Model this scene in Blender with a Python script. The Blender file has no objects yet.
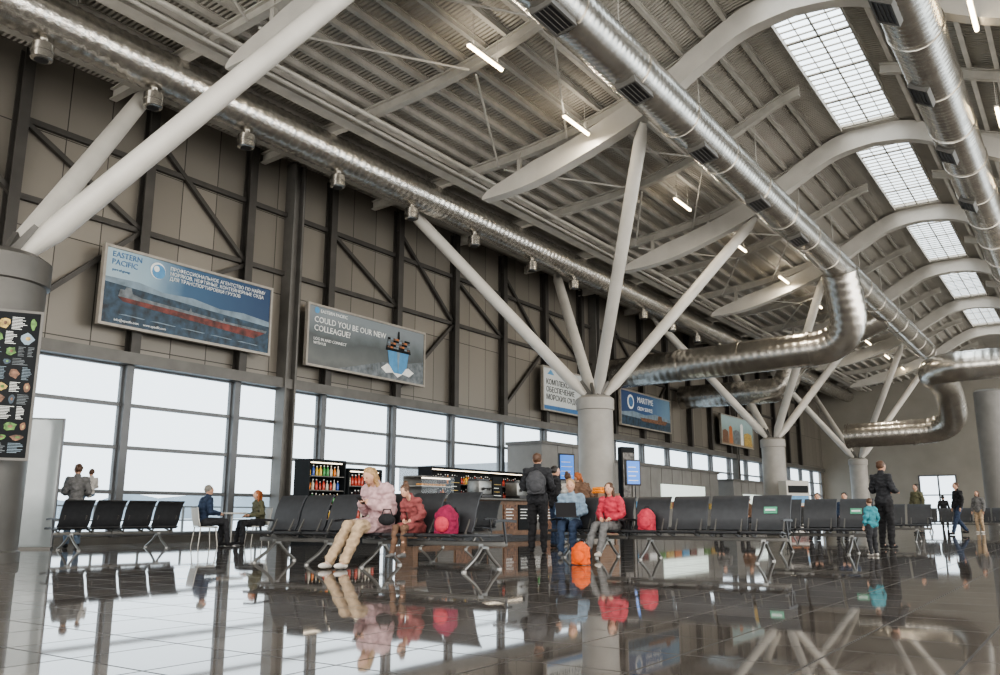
import bpy, bmesh, math, random
from mathutils import Vector, Matrix, noise
random.seed(7)
PI=math.pi
SC=bpy.context.scene
COL=SC.collection
# ------------------------------------------------------------------ camera maths
TH=math.atan(178/850); YAW=math.radians(34.65); CH=0.68
cT,sT,cY,sY=math.cos(TH),math.sin(TH),math.cos(YAW),math.sin(YAW)
def ray(px,py):
    u=337.5-py; r=px-500
    z=u*cT+850*sT; f=850*cT-u*sT
    return Vector((r*cY-f*sY, r*sY+f*cY, z))
def floorpt(px,py):
    d=ray(px,py); t=CH/-d.z; return (d.x*t,d.y*t)
def onX(px,X,py=515): d=ray(px,py); return d.y*X/d.x
def onY(px,Y,py=515): d=ray(px,py); return d.x*Y/d.y
# ------------------------------------------------------------------ materials
MC={}
def mat(name,col,rough=.6,metal=0,var=.12,scale=6,bump=0,bscale=40,emit=0,spec=.5,wave=None):
    if name in MC: return MC[name]
    m=bpy.data.materials.new(name); m.use_nodes=True; nt=m.node_tree; N=nt.nodes; L=nt.links
    b=N['Principled BSDF']; b.inputs['Roughness'].default_value=rough; b.inputs['Metallic'].default_value=metal
    b.inputs['Specular IOR Level'].default_value=spec
    tc=N.new('ShaderNodeTexCoord'); nz=N.new('ShaderNodeTexNoise'); nz.inputs['Scale'].default_value=scale; nz.inputs['Detail'].default_value=4
    L.new(tc.outputs['Object'],nz.inputs['Vector'])
    rp=N.new('ShaderNodeValToRGB'); L.new(nz.outputs['Fac'],rp.inputs['Fac'])
    rp.color_ramp.elements[0].position=.3; rp.color_ramp.elements[1].position=.7
    rp.color_ramp.elements[0].color=tuple(c*(1-var) for c in col)+(1,)
    rp.color_ramp.elements[1].color=tuple(min(1,c*(1+var)) for c in col)+(1,)
    L.new(rp.outputs['Color'],b.inputs['Base Color'])
    if bump:
        n2=N.new('ShaderNodeTexNoise'); n2.inputs['Scale'].default_value=bscale; L.new(tc.outputs['Object'],n2.inputs['Vector'])
        bp=N.new('ShaderNodeBump'); bp.inputs['Strength'].default_value=bump; bp.inputs['Distance'].default_value=.02
        L.new(n2.outputs['Fac'],bp.inputs['Height']); L.new(bp.outputs['Normal'],b.inputs['Normal'])
    if wave:
        w=N.new('ShaderNodeTexWave'); w.bands_direction=wave[0]; w.inputs['Scale'].default_value=wave[1]; w.inputs['Distortion'].default_value=0
        L.new(tc.outputs['Object'],w.inputs['Vector'])
        bp=N.new('ShaderNodeBump'); bp.inputs['Strength'].default_value=wave[2]; bp.inputs['Distance'].default_value=.05
        L.new(w.outputs['Fac'],bp.inputs['Height']); L.new(bp.outputs['Normal'],b.inputs['Normal'])
    if emit:
        b.inputs['Emission Color'].default_value=tuple(col)+(1,); b.inputs['Emission Strength'].default_value=emit
    MC[name]=m; return m
def ramp_mat(name,axis,z0,z1,stops,rough=.45,noise=0):
    m=bpy.data.materials.new(name); m.use_nodes=True; nt=m.node_tree; N=nt.nodes; L=nt.links
    b=N['Principled BSDF']; b.inputs['Roughness'].default_value=rough
    tc=N.new('ShaderNodeTexCoord'); sp=N.new('ShaderNodeSeparateXYZ'); L.new(tc.outputs['Object'],sp.inputs[0])
    mr=N.new('ShaderNodeMapRange'); mr.inputs['From Min'].default_value=z0; mr.inputs['From Max'].default_value=z1
    L.new(sp.outputs[axis],mr.inputs['Value'])
    src=mr.outputs['Result']
    if noise:
        nz=N.new('ShaderNodeTexNoise'); nz.inputs['Scale'].default_value=1.6; nz.inputs['Detail'].default_value=6; L.new(tc.outputs['Object'],nz.inputs['Vector'])
        ma=N.new('ShaderNodeMath'); ma.operation='MULTIPLY_ADD'; L.new(nz.outputs['Fac'],ma.inputs[0]); ma.inputs[1].default_value=noise; L.new(src,ma.inputs[2])
        src=ma.outputs[0]
    rp=N.new('ShaderNodeValToRGB'); L.new(src,rp.inputs['Fac'])
    e=rp.color_ramp.elements
    e[0].position=stops[0][0]; e[0].color=tuple(stops[0][1])+(1,)
    e[1].position=stops[-1][0]; e[1].color=tuple(stops[-1][1])+(1,)
    for p,c in stops[1:-1]:
        k=e.new(p); k.color=tuple(c)+(1,)
    L.new(rp.outputs['Color'],b.inputs['Base Color'])
    return m
def glass_mat(name='window_glass',refl=True):
    m=bpy.data.materials.new(name); m.use_nodes=True; nt=m.node_tree; N=nt.nodes; L=nt.links
    N.remove(N['Principled BSDF'])
    t=N.new('ShaderNodeBsdfTransparent'); t.inputs[0].default_value=(.96,.98,.99,1)
    g=N.new('ShaderNodeBsdfGlossy'); g.inputs['Roughness'].default_value=.02
    mx=N.new('ShaderNodeMixShader'); mx.inputs[0].default_value=.03
    if refl:
        fr=N.new('ShaderNodeLayerWeight'); fr.inputs['Blend'].default_value=.15; L.new(fr.outputs['Fresnel'],mx.inputs[0])
    L.new(t.outputs[0],mx.inputs[1]); L.new(g.outputs[0],mx.inputs[2])
    L.new(mx.outputs[0],N['Material Output'].inputs[0]); return m
def floor_mat():
    m=bpy.data.materials.new('polished_tile'); m.use_nodes=True; nt=m.node_tree; N=nt.nodes; L=nt.links
    b=N['Principled BSDF']
    tc=N.new('ShaderNodeTexCoord')
    br=N.new('ShaderNodeTexBrick'); br.offset=0; br.inputs['Scale'].default_value=1; br.inputs['Brick Width'].default_value=.6; br.inputs['Row Height'].default_value=.6
    br.inputs['Mortar Size'].default_value=.007; br.inputs['Mortar Smooth'].default_value=.1
    br.inputs['Color1'].default_value=(.21,.187,.167,1); br.inputs['Color2'].default_value=(.125,.11,.098,1); br.inputs['Mortar'].default_value=(.018,.016,.014,1)
    L.new(tc.outputs['Object'],br.inputs['Vector'])
    nz=N.new('ShaderNodeTexNoise'); nz.inputs['Scale'].default_value=2.2; nz.inputs['Detail'].default_value=8; L.new(tc.outputs['Object'],nz.inputs['Vector'])
    mx=N.new('ShaderNodeMix'); mx.data_type='RGBA'; mx.blend_type='MULTIPLY'; mx.inputs[0].default_value=.7
    L.new(br.outputs['Color'],mx.inputs[6]); L.new(nz.outputs['Fac'],mx.inputs[7])
    L.new(mx.outputs[2],b.inputs['Base Color'])
    b.inputs['IOR'].default_value=1.8
    mr=N.new('ShaderNodeMapRange'); mr.inputs['To Min'].default_value=.015; mr.inputs['To Max'].default_value=.055; L.new(nz.outputs['Fac'],mr.inputs['Value'])
    ad=N.new('ShaderNodeMath'); ad.operation='MULTIPLY_ADD'; L.new(br.outputs['Fac'],ad.inputs[0]); ad.inputs[1].default_value=.5; L.new(mr.outputs['Result'],ad.inputs[2])
    L.new(ad.outputs[0],b.inputs['Roughness'])
    bp=N.new('ShaderNodeBump'); bp.inputs['Strength'].default_value=.3; bp.inputs['Distance'].default_value=.004; bp.invert=True
    L.new(br.outputs['Fac'],bp.inputs['Height']); L.new(bp.outputs['Normal'],b.inputs['Normal'])
    return m
def panel_mat():
    m=bpy.data.materials.new('wall_cassette'); m.use_nodes=True; nt=m.node_tree; N=nt.nodes; L=nt.links
    b=N['Principled BSDF']; b.inputs['Roughness'].default_value=.4; b.inputs['Metallic'].default_value=.3
    tc=N.new('ShaderNodeTexCoord')
    cx=N.new('ShaderNodeSeparateXYZ'); L.new(tc.outputs['Object'],cx.inputs[0]); cb=N.new('ShaderNodeCombineXYZ'); L.new(cx.outputs[1],cb.inputs[0]); L.new(cx.outputs[2],cb.inputs[1])
    br=N.new('ShaderNodeTexBrick'); br.offset=0; br.inputs['Scale'].default_value=1; br.inputs['Brick Width'].default_value=1.115; br.inputs['Row Height'].default_value=2.45
    br.inputs['Mortar Size'].default_value=.014; br.inputs['Color1'].default_value=(.205,.19,.165,1); br.inputs['Color2'].default_value=(.155,.144,.125,1); br.inputs['Mortar'].default_value=(.035,.032,.028,1)
    L.new(cb.outputs[0],br.inputs['Vector']); L.new(br.outputs['Color'],b.inputs['Base Color'])
    bp=N.new('ShaderNodeBump'); bp.inputs['Strength'].default_value=.4; bp.invert=True; L.new(br.outputs['Fac'],bp.inputs['Height']); L.new(bp.outputs['Normal'],b.inputs['Normal'])
    return m
GLASS=glass_mat(); SKYGLASS=glass_mat('skylight_glass',False); FLOOR=floor_mat(); PANEL=panel_mat()
DECK=mat('roof_deck',(.37,.352,.315),.55,.0,.1,.6,wave=('Y',2.4,.8))
WHITE=mat('white_paint',(.5,.485,.45),.4,.0,.08,1.5)
OFFW=mat('light_steel',(.43,.415,.38),.45,.1,.12,2)
PURL=mat('purlin_paint',(.3,.285,.255),.45,.1,.12,2)
DSTEEL=mat('dark_steel',(.05,.047,.043),.45,.2,.2,2)
MSTEEL=mat('grey_steel',(.11,.107,.1),.45,.2,.15,2)
ALU=mat('aluminium_frame',(.11,.115,.12),.4,.3,.1,2)
DUCT=mat('galvanised_duct',(.56,.54,.5),.26,.95,.16,2.5,bump=.12,bscale=6)
FOIL=mat('crinkled_foil_duct',(.6,.58,.54),.26,.95,.2,6,bump=.7,bscale=9)
CONC=mat('painted_column',(.3,.29,.27),.5,.0,.1,2)
BLACK=mat('black_plastic',(.02,.02,.022),.4)
CHAIR=mat('dark_seat_metal',(.034,.036,.04),.42,.2,.15,10)
CHROME=mat('brushed_leg_metal',(.25,.25,.24),.35,.8,.1,10)
BOXG=mat('grey_kiosk_board',(.17,.168,.16),.5,0,.1,2)
WOOD=mat('brown_wood',(.15,.085,.05),.5,0,.3,8)
PALE=mat('pale_board',(.48,.47,.44),.5,0,.05,3)
TUBE=mat('lamp_tube',(1,.8,.5),.5,emit=16,var=0)
SKIN=mat('skin',(.52,.31,.22),.5,0,.1,20)
LIP=mat('lips',(.4,.14,.12),.5); EYE=mat('eye_dark',(.03,.02,.02),.2)
def cloth(name,c,r=.85): return mat('cloth_'+name,c,r,0,.25,14,bump=.5,bscale=24)
# ------------------------------------------------------------------ mesh helpers
def NB(): return bmesh.new()
def box(bm,x0,x1,y0,y1,z0,z1):
    vs=[bm.verts.new((x,y,z)) for x in (x0,x1) for y in (y0,y1) for z in (z0,z1)]
    for f in ((0,1,3,2),(4,6,7,5),(0,4,5,1),(2,3,7,6),(0,2,6,4),(1,5,7,3)): bm.faces.new([vs[i] for i in f])
def frame_of(d):
    d=d.normalized(); up=Vector((0,0,1)) if abs(d.z)<.97 else Vector((0,1,0))
    s=d.cross(up).normalized(); return s, s.cross(d).normalized()
def beam(bm,p0,p1,w,h):
    p0=Vector(p0);p1=Vector(p1); s,u=frame_of(p1-p0); a=[]
    for p in (p0,p1):
        for i,j in ((-1,-1),(1,-1),(1,1),(-1,1)): a.append(bm.verts.new(p+s*i*w/2+u*j*h/2))
    for i in range(4): bm.faces.new((a[i],a[(i+1)%4],a[4+(i+1)%4],a[4+i]))
    bm.faces.new(a[3::-1]); bm.faces.new(a[4:])
def sweep(bm,pts,rf,seg=12,caps=True):
    pts=[Vector(p) for p in pts]; n=len(pts); rings=[]
    d=(pts[1]-pts[0]).normalized(); s,u=frame_of(d)
    for i,p in enumerate(pts):
        if i==0: t=pts[1]-pts[0]
        elif i==n-1: t=pts[-1]-pts[-2]
        else: t=(pts[i+1]-pts[i]).normalized()+(pts[i]-pts[i-1]).normalized()
        t.normalize(); s=(s-t*s.dot(t)).normalized(); u=s.cross(t).normalized()
        r=rf(i) if callable(rf) else (rf[i] if isinstance(rf,(list,tuple)) else rf)
        rings.append([bm.verts.new(p+s*math.cos(2*PI*k/seg)*r+u*math.sin(2*PI*k/seg)*r) for k in range(seg)])
    for a,b in zip(rings,rings[1:]):
        for k in range(seg): bm.faces.new((a[k],a[(k+1)%seg],b[(k+1)%seg],b[k]))
    if caps: bm.faces.new(rings[0][::-1]); bm.faces.new(rings[-1])
def tube(bm,p0,p1,r0,r1=None,seg=12): sweep(bm,[p0,p1],[r0,r0 if r1 is None else r1],seg)
def lathe(bm,prof,c=(0,0,0),seg=14):
    rings=[[bm.verts.new((c[0]+r*math.cos(2*PI*k/seg),c[1]+r*math.sin(2*PI*k/seg),c[2]+z)) for k in range(seg)] for r,z in prof]
    for a,b in zip(rings,rings[1:]):
        for k in range(seg): bm.faces.new((a[k],a[(k+1)%seg],b[(k+1)%seg],b[k]))
    bm.faces.new(rings[0][::-1]); bm.faces.new(rings[-1])
def ball(bm,c,r,seg=12,rings=8,M=None):
    if not isinstance(r,(tuple,list)): r=(r,r,r)
    m=Matrix.Translation(Vector(c))@(M if M else Matrix())@Matrix.Diagonal((r[0],r[1],r[2],1))
    bmesh.ops.create_uvsphere(bm,u_segments=seg,v_segments=rings,radius=1,matrix=m)
def limb(bm,p0,p1,r0,r1,seg=12):
    tube(bm,p0,p1,r0,r1,seg); ball(bm,p0,r0*1.0,seg,8); ball(bm,p1,r1*1.0,seg,8)
def ribbon(bm,pts,th,x0,x1):
    n=len(pts); up=[]
    for i,(y,z) in enumerate(pts):
        a=pts[max(0,i-1)]; b=pts[min(n-1,i+1)]; d=Vector((b[0]-a[0],b[1]-a[1])).normalized(); up.append((y-d.y*th,z+d.x*th))
    A=[[bm.verts.new((x,y,z)) for y,z in pts] for x in (x0,x1)]; B=[[bm.verts.new((x,y,z)) for y,z in up] for x in (x0,x1)]
    for i in range(n-1):
        bm.faces.new((A[0][i],A[1][i],A[1][i+1],A[0][i+1])); bm.faces.new((B[0][i],B[0][i+1],B[1][i+1],B[1][i]))
        bm.faces.new((A[0][i],A[0][i+1],B[0][i+1],B[0][i])); bm.faces.new((A[1][i],B[1][i],B[1][i+1],A[1][i+1]))
    bm.faces.new((A[0][0],B[0][0],B[1][0],A[1][0])); bm.faces.new((A[0][-1],A[1][-1],B[1][-1],B[0][-1]))
def poly(bm,pts3): bm.faces.new([bm.verts.new(p) for p in pts3])
def bev(bm,w,seg=2):
    bmesh.ops.remove_doubles(bm,verts=bm.verts,dist=1e-5)
    bmesh.ops.bevel(bm,geom=bm.edges[:],offset=w,segments=seg,affect='EDGES',profile=.5,clamp_overlap=True)
def obj(name,bm,m,parent=None,world=False,label=None,ang=.6,norm=True):
    if world and parent:
        off=Vector((0,0,0)); p=parent
        while p: off+=p.location; p=p.parent
        bmesh.ops.translate(bm,verts=bm.verts,vec=-off)
    if norm: bmesh.ops.recalc_face_normals(bm,faces=bm.faces)
    me=bpy.data.meshes.new(name); bm.to_mesh(me); bm.free()
    me.materials.append(m); me.shade_smooth(); me.set_sharp_from_angle(angle=ang)
    o=bpy.data.objects.new(name,me); COL.objects.link(o)
    if parent: o.parent=parent
    if label: o['label']=label
    return o
def thing(name,label,cat,loc=(0,0,0),rz=0,group=None):
    o=bpy.data.objects.new(name,None); COL.objects.link(o); o.empty_display_size=.2
    o.location=loc; o.rotation_euler=(0,0,rz); o['label']=label; o['category']=cat
    if group: o['group']=group
    return o
def tag(o,label,cat,group=None):
    o['label']=label; o['category']=cat
    if group: o['group']=group
    return o
def origin_to(o,loc):
    loc=Vector(loc); o.data.transform(Matrix.Translation(-loc)); o.location=loc; return o
def struct(name,bm,m,parent=None,**k):
    o=obj(name,bm,m,parent,**k)
    if not parent: o['kind']='structure'
    return o
def text_bm(body,size,mtx,align='LEFT',ext=.004):
    c=bpy.data.curves.new('t','FONT'); c.body=body; c.size=size; c.align_x=align; c.extrude=ext; c.resolution_u=2
    o=bpy.data.objects.new('t',c); COL.objects.link(o); bpy.context.view_layer.update()
    dg=bpy.context.evaluated_depsgraph_get(); me=bpy.data.meshes.new_from_object(o.evaluated_get(dg))
    bm=NB(); bm.from_mesh(me); bmesh.ops.transform(bm,matrix=mtx,verts=bm.verts)
    bpy.data.objects.remove(o); bpy.data.meshes.remove(me); bpy.data.curves.remove(c); return bm
WALLROT=Matrix.Rotation(PI/2,4,'Z')@Matrix.Rotation(PI/2,4,'X')
def walltext(body,size,X,Y,Z,align='LEFT'): return text_bm(body,size,Matrix.Translation((X,Y,Z))@WALLROT,align)
def remesh(bm,vox,smooth=2,wr=0):
    me=bpy.data.meshes.new('r'); bm.to_mesh(me); bm.free(); o=bpy.data.objects.new('r',me); COL.objects.link(o)
    md=o.modifiers.new('r','REMESH'); md.mode='VOXEL'; md.voxel_size=vox
    bpy.context.view_layer.update(); dg=bpy.context.evaluated_depsgraph_get()
    m2=bpy.data.meshes.new_from_object(o.evaluated_get(dg)); b=NB(); b.from_mesh(m2)
    bpy.data.objects.remove(o); bpy.data.meshes.remove(me); bpy.data.meshes.remove(m2)
    for _ in range(smooth): bmesh.ops.smooth_vert(b,verts=b.verts,factor=.5,use_axis_x=True,use_axis_y=True,use_axis_z=True)
    if wr:   # folds in the cloth
        b.normal_update()
        for v in b.verts:
            q=Vector((v.co.x*13,v.co.y*13,v.co.z*22)); v.co+=v.normal*wr*(noise.noise(q)+.25)
    return b
def interp(tab,u):
    for (a,za),(b,zb) in zip(tab,tab[1:]):
        if u<=b: return za+(zb-za)*(u-a)/(b-a)
    return tab[-1][1]
def smoothtab(tab,n=8):
    out=[]; P=[tab[0]]+list(tab)+[tab[-1]]
    for i in range(1,len(P)-2):
        for k in range(n):
            t=k/n; q=[]
            for j in (0,1):
                a,b,c,d=P[i-1][j],P[i][j],P[i+1][j],P[i+2][j]
                q.append(.5*((2*b)+(-a+c)*t+(2*a-5*b+4*c-d)*t*t+(-a+3*b-3*c+d)*t**3))
            out.append(tuple(q))
    out.append(tab[-1]); return out
def fillet(pts,R,n=6):
    pts=[Vector(p) for p in pts]; out=[pts[0]]
    for a,b,c in zip(pts,pts[1:],pts[2:]):
        d1=(a-b).normalized(); d2=(c-b).normalized(); p=b+d1*R; q=b+d2*R
        for k in range(n+1):
            t=k/n; out.append(p*(1-t)**2+b*2*t*(1-t)+q*t*t)
    out.append(pts[-1]); return out
def resample(pts,step):
    out=[pts[0]]; acc=0
    for a,b in zip(pts,pts[1:]):
        L=(b-a).length
        if L<1e-6: continue
        t=step-acc
        while t<L: out.append(a+(b-a)*(t/L)); t+=step
        acc=L-(t-step)
    if (out[-1]-pts[-1]).length>1e-4: out.append(pts[-1])
    return out
ORD=['nearest','second nearest','third nearest','fourth nearest','fifth nearest','sixth nearest','seventh nearest','eighth nearest','ninth nearest','tenth nearest']
# ------------------------------------------------------------------ shell
WX=-20.0; YF=80
bm=NB(); box(bm,WX-.3,14,-8,YF,-.2,0); struct('floor',bm,FLOOR)
CX=-5.1
deck_tab=smoothtab([(0,14.35),(1.6,14.15),(3.6,13.3),(5.9,12.55),(9,12.1),(15.2,11.75)])
arch_tab=smoothtab([(0,13.6),(1.3,13.4),(2.6,12.75),(4.3,11.8),(6.8,10.95),(8.4,10.6),(9.9,10.5)])
def dz(x): return interp(deck_tab,abs(x-CX))
MY=[12.2+3.35*k for k in range(-4,21)]
bm=NB()
box(bm,WX-.25,WX,MY[0],MY[-1],0,.18); box(bm,WX-.25,WX,MY[0],MY[-1],4.5,12.0)
box(bm,WX-.25,WX,MY[-1],YF,0,12.0); box(bm,WX-.25,WX,-8,MY[0],0,12)
struct('wall_left',bm,PANEL)
bm=NB(); box(bm,WX,WX+.35,MY[0],MY[-1],4.42,4.72); struct('trim_1',bm,MSTEEL)
bm=NB(); box(bm,WX,WX+.12,MY[0],MY[-1],0,.16); struct('baseboard_left',bm,MSTEEL)
rows=[.18,1.25,2.35,3.42,4.5]
for i in range(len(MY)-1):
    y0,y1=MY[i],MY[i+1]; bm=NB()
    box(bm,WX-.12,WX+.16,y0-.1,y0+.1,.16,4.45)
    for z in rows[1:-1]: box(bm,WX-.08,WX+.04,y0+.1,y1-.1,z-.045,z+.045)
    box(bm,WX-.08,WX+.04,y0+.1,y1-.1,.18,.25); box(bm,WX-.08,WX+.04,y0+.1,y1-.1,4.38,4.45)
    for yy in (y0+.1,y1-.15): box(bm,WX-.08,WX+.03,yy,yy+.05,.18,4.45)
    w=struct('window_%d'%(i+1),bm,ALU)
    bm=NB(); poly(bm,[(WX-.03,y0+.12,.2),(WX-.03,y1-.12,.2),(WX-.03,y1-.12,4.42),(WX-.03,y0+.12,4.42)]); obj('glass',bm,GLASS,w)
def deckstrip(xa,xb,ya,yb,n):
    bm=NB(); xs=[xa+(xb-xa)*i/n for i in range(n+1)]
    for x0,x1 in zip(xs,xs[1:]):
        z0,z1=dz(x0),dz(x1)
        vs=[bm.verts.new(p) for p in ((x0,ya,z0),(x1,ya,z1),(x1,yb,z1),(x0,yb,z0),(x0,ya,z0+.15),(x1,ya,z1+.15),(x1,yb,z1+.15),(x0,yb,z0+.15))]
        for f in ((0,1,2,3),(7,6,5,4),(0,4,5,1),(3,2,6,7),(0,3,7,4),(1,5,6,2)): bm.faces.new([vs[k] for k in f])
    return bm
SX0,SX1=-6.05,-4.15
struct('ceiling',deckstrip(WX-.3,SX0,-6,YF,30),DECK)
struct('ceiling_right',deckstrip(SX1,14,-6,YF,30),DECK)
AY=[1.2+9.85*k for k in range(8)]
bm=NB(); sky=[]
prev=-6
for k,a in enumerate(AY[:-1]):
    s0,s1=a+.5,AY[k+1]-.5
    box(bm,SX0,SX1,prev,s0,14.22,14.4); sky.append((s0,s1)); prev=s1
box(bm,SX0,SX1,prev,YF,14.22,14.4); struct('ceiling_ridge',bm,DECK)
for k,(s0,s1) in enumerate(sky):
    bm=NB()
    for x in (SX0,SX1-.05): box(bm,x,x+.05,s0,s1,14.12,14.3)
    for q in (1,2,3):
        x=SX0+(SX1-SX0)*q/4; wq=.022 if q==2 else .01; box(bm,x-wq,x+wq,s0,s1,14.27,14.31)
    n=24
    for j in range(n+1):
        y=s0+(s1-s0)*j/n; wq=.055 if j%6==0 else .02; box(bm,SX0+.05,SX1-.05,y-wq,y+wq,14.27,14.31)
    w=struct('window_%d'%(40+k),bm,PURL)
    bm=NB(); poly(bm,[(SX0,s0,14.32),(SX1,s0,14.32),(SX1,s1,14.32),(SX0,s1,14.32)]); obj('glass',bm,SKYGLASS,w)
ex0,ex1=-12.3,-9.4
bm=NB()
box(bm,WX,ex0,YF,YF+.3,0,14.6); box(bm,ex0,ex1,YF,YF+.3,4.0,14.6); box(bm,ex1,14,YF,YF+.3,0,14.6)
struct('wall_far',bm,mat('far_wall',(.24,.228,.2),.6,0,.1,.5))
bm=NB()
for x in (ex0,(ex0+ex1)/2,ex1-.12): box(bm,x,x+.12,YF-.05,YF+.1,0,4.0)
for z in (2.3,3.9): box(bm,ex0,ex1,YF-.05,YF+.1,z,z+.1)
w=struct('window_60',bm,ALU)
bm=NB(); poly(bm,[(ex0,YF+.1,0),(ex1,YF+.1,0),(ex1,YF+.1,4.0),(ex0,YF+.1,4.0)]); obj('glass',bm,GLASS,w)
# outside
bm=NB(); poly(bm,[(-420,-200,-.4),(WX-.3,-200,-.4),(WX-.3,420,-.4),(-420,420,-.4)]); struct('ground',bm,mat('apron_concrete',(.3,.35,.4),.8,0,.1,.05))
bm=NB(); random.seed(3)
pts=[(-260,-150+i*12, 4+5*random.random()) for i in range(50)]
for a,b in zip(pts,pts[1:]): poly(bm,[(a[0],a[1],-.4),(b[0],b[1],-.4),(b[0],b[1],b[2]),(a[0],a[1],a[2])])
struct('hills',bm,mat('hazy_treeline',(.17,.22,.27),.9,0,.2,.05))
# ------------------------------------------------------------------ roof steel
for k,y in enumerate(AY):
    bm=NB(); ring=[]
    us=[-t[0] for t in arch_tab[::-1]][:-1]+[t[0] for t in arch_tab]
    for u in us:
        z=interp(arch_tab,abs(u)); e=1-abs(u)/9.9; h=.1+.6*min(1,e*5)**.6; w=.2
        ring.append([bm.verts.new((CX+u,y+sx*w,z+zz)) for sx,zz in ((-1,0),(1,0),(1,h),(-1,h))])
    for a,b in zip(ring,ring[1:]):
        for j in range(4): bm.faces.new((a[j],a[(j+1)%4],b[(j+1)%4],b[j]))
    bm.faces.new(ring[0][::-1]); bm.faces.new(ring[-1])
    o=tag(obj('arch_beam',bm,WHITE),'pale painted curved arch beam under the roof, %s to the viewer'%ORD[k],'roof beam','curved arch beams under the roof'); origin_to(o,(CX,y,13.5))
    for u in (8.6,6.2,4.2,-4.2,-6.2,-8.6):
        bm=NB(); zz=interp(arch_tab,abs(u))+.5; box(bm,CX+u-.06,CX+u+.06,y-.06,y+.06,zz,dz(CX+u)-.3); obj('hanger_post',bm,OFFW,o,world=True)
def follow(xa,xb,y,w,z0,z1,n=20):
    bm=NB(); ring=[]
    for i in range(n+1):
        x=xa+(xb-xa)*i/n; z=dz(x); ring.append([bm.verts.new((x,y+sx*w/2,z+zz)) for sx,zz in ((-1,z0),(1,z0),(1,z1),(-1,z1))])
    for a,b in zip(ring,ring[1:]):
        for j in range(4): bm.faces.new((a[j],a[(j+1)%4],b[(j+1)%4],b[j]))
    bm.faces.new(ring[0][::-1]); bm.faces.new(ring[-1]); return bm
def ibeam_follow(xa,xb,y,w=.2):
    bm=follow(xa,xb,y,w,-.52,-.48)
    for bb in (follow(xa,xb,y,.03,-.48,-.24),follow(xa,xb,y,w,-.24,-.2)):
        me=bpy.data.meshes.new('x'); bb.to_mesh(me); bb.free(); bm.from_mesh(me); bpy.data.meshes.remove(me)
    return bm
ry=[]; y=-3.72
while y<YF-2: ry.append(y); y+=9.85/2
for y in ry:
    for xa,xb,sd in ((-19.9,-6.3,'left'),(-3.9,9.5,'right')):
        o=tag(obj('roof_rafter',ibeam_follow(xa,xb,y),OFFW),'pale steel rafter crossing under the roof deck %s of the skylights'%sd,'rafter','steel rafters %s of the skylights'%sd); origin_to(o,((xa+xb)/2,y,12))
x=-19.4
while x<3:
    if not (-6.2<x<-4.0):
        bm=NB(); z=dz(x)
        box(bm,x-.06,x+.06,-5,YF-.1,z-.2,z-.18); box(bm,x-.014,x+.014,-5,YF-.1,z-.18,z-.03); box(bm,x-.06,x+.06,-5,YF-.1,z-.03,z-.005)
        o=tag(obj('roof_purlin',bm,OFFW if int(x*100)%2 else PURL),'long thin steel purlin running the length of the hall under the roof deck','purlin','purlins running along the hall roof'); origin_to(o,(x,20,z-.2))
    x+=.66
x,z=-18.25,10.98
bm=NB(); box(bm,x-.14,x+.14,-5,YF-.1,z,z+.34)
o=tag(obj('roof_girder',bm,OFFW),'heavy box beam along the hall above the window wall and leaning struts','roof beam'); origin_to(o,(x,20,z))
for k in range(13):
    for (p,q) in (((-14.4,-11.9),(-11.9,-9.6)) if k%2 else ((-11.9,-14.4),(-9.6,-11.9))):
        y0,y1=ry[k]+.15,ry[k+1]-.15
        bm=NB(); tube(bm,(p,y0,dz(p)-.58),(q,y1,dz(q)-.58),.032,seg=8)
        tag(obj('brace_pipe',bm,WHITE),'thin pale pipe brace set diagonally under the roof between two rafters','brace','diagonal pipe braces under the roof')
for x,z,r,l in ((-15.6,11.35,.05,'thin conduit pipe under the roof nearest to the foil duct'),(-15.2,11.4,.07,'thicker conduit pipe under the roof beside the foil duct')):
    bm=NB(); tube(bm,(x,-4,z),(x,YF-1,z),r,seg=8)
    for y in ry: box(bm,x-.012,x+.012,y-.012,y+.012,z,dz(x)-.5)
    origin_to(tag(obj('conduit_pipe',bm,OFFW),l,'pipe'),(x,20,z))
bm=NB(); box(bm,-16.3,-15.9,-4,YF-1,11.4,11.42); box(bm,-16.3,-16.28,-4,YF-1,11.42,11.5); box(bm,-15.92,-15.9,-4,YF-1,11.42,11.5)
for y in ry: box(bm,-16.11,-16.09,y-.01,y+.01,11.42,dz(-16.1)-.5)
origin_to(tag(obj('cable_tray',bm,OFFW),'long shallow metal cable tray running just above the foil duct','cable tray'),(-16.1,20,11.4))
# ------------------------------------------------------------------ wall steel
wc=[8.85,12.2,15.55,18.9,22.25,25.6,28.95,32.3,35.65,39,42.35,45.7,49.05,52.4,55.75,59.1,62.5,65.8,69.2,72.5]
for y in [5.5]+wc:
    bm=NB(); box(bm,WX,WX+.04,y-.13,y+.13,4.7,11.6); box(bm,WX+.04,WX+.26,y-.02,y+.02,4.7,11.6); box(bm,WX+.26,WX+.3,y-.13,y+.13,4.7,11.6)
    origin_to(tag(obj('wall_stud',bm,DSTEEL),'dark vertical steel wall column above the windows','column','dark vertical columns on the upper window wall'),(WX+.1,y,4.7))
for y,l in ((17.25,'thick grey full height steel wall post between the two big banners'),(36.95,'thick grey full height steel wall post behind the strut column beside the bar'),(56.65,'thick grey full height steel wall post far down the window wall')):
    bm=NB(); box(bm,WX+.01,WX+.42,y-.22,y-.15,0,11.6); box(bm,WX+.01,WX+.42,y+.15,y+.22,0,11.6); box(bm,WX+.17,WX+.24,y-.15,y+.15,0,11.6)
    origin_to(tag(obj('wall_post',bm,MSTEEL),l,'post'),(WX+.2,y,0))
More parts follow.
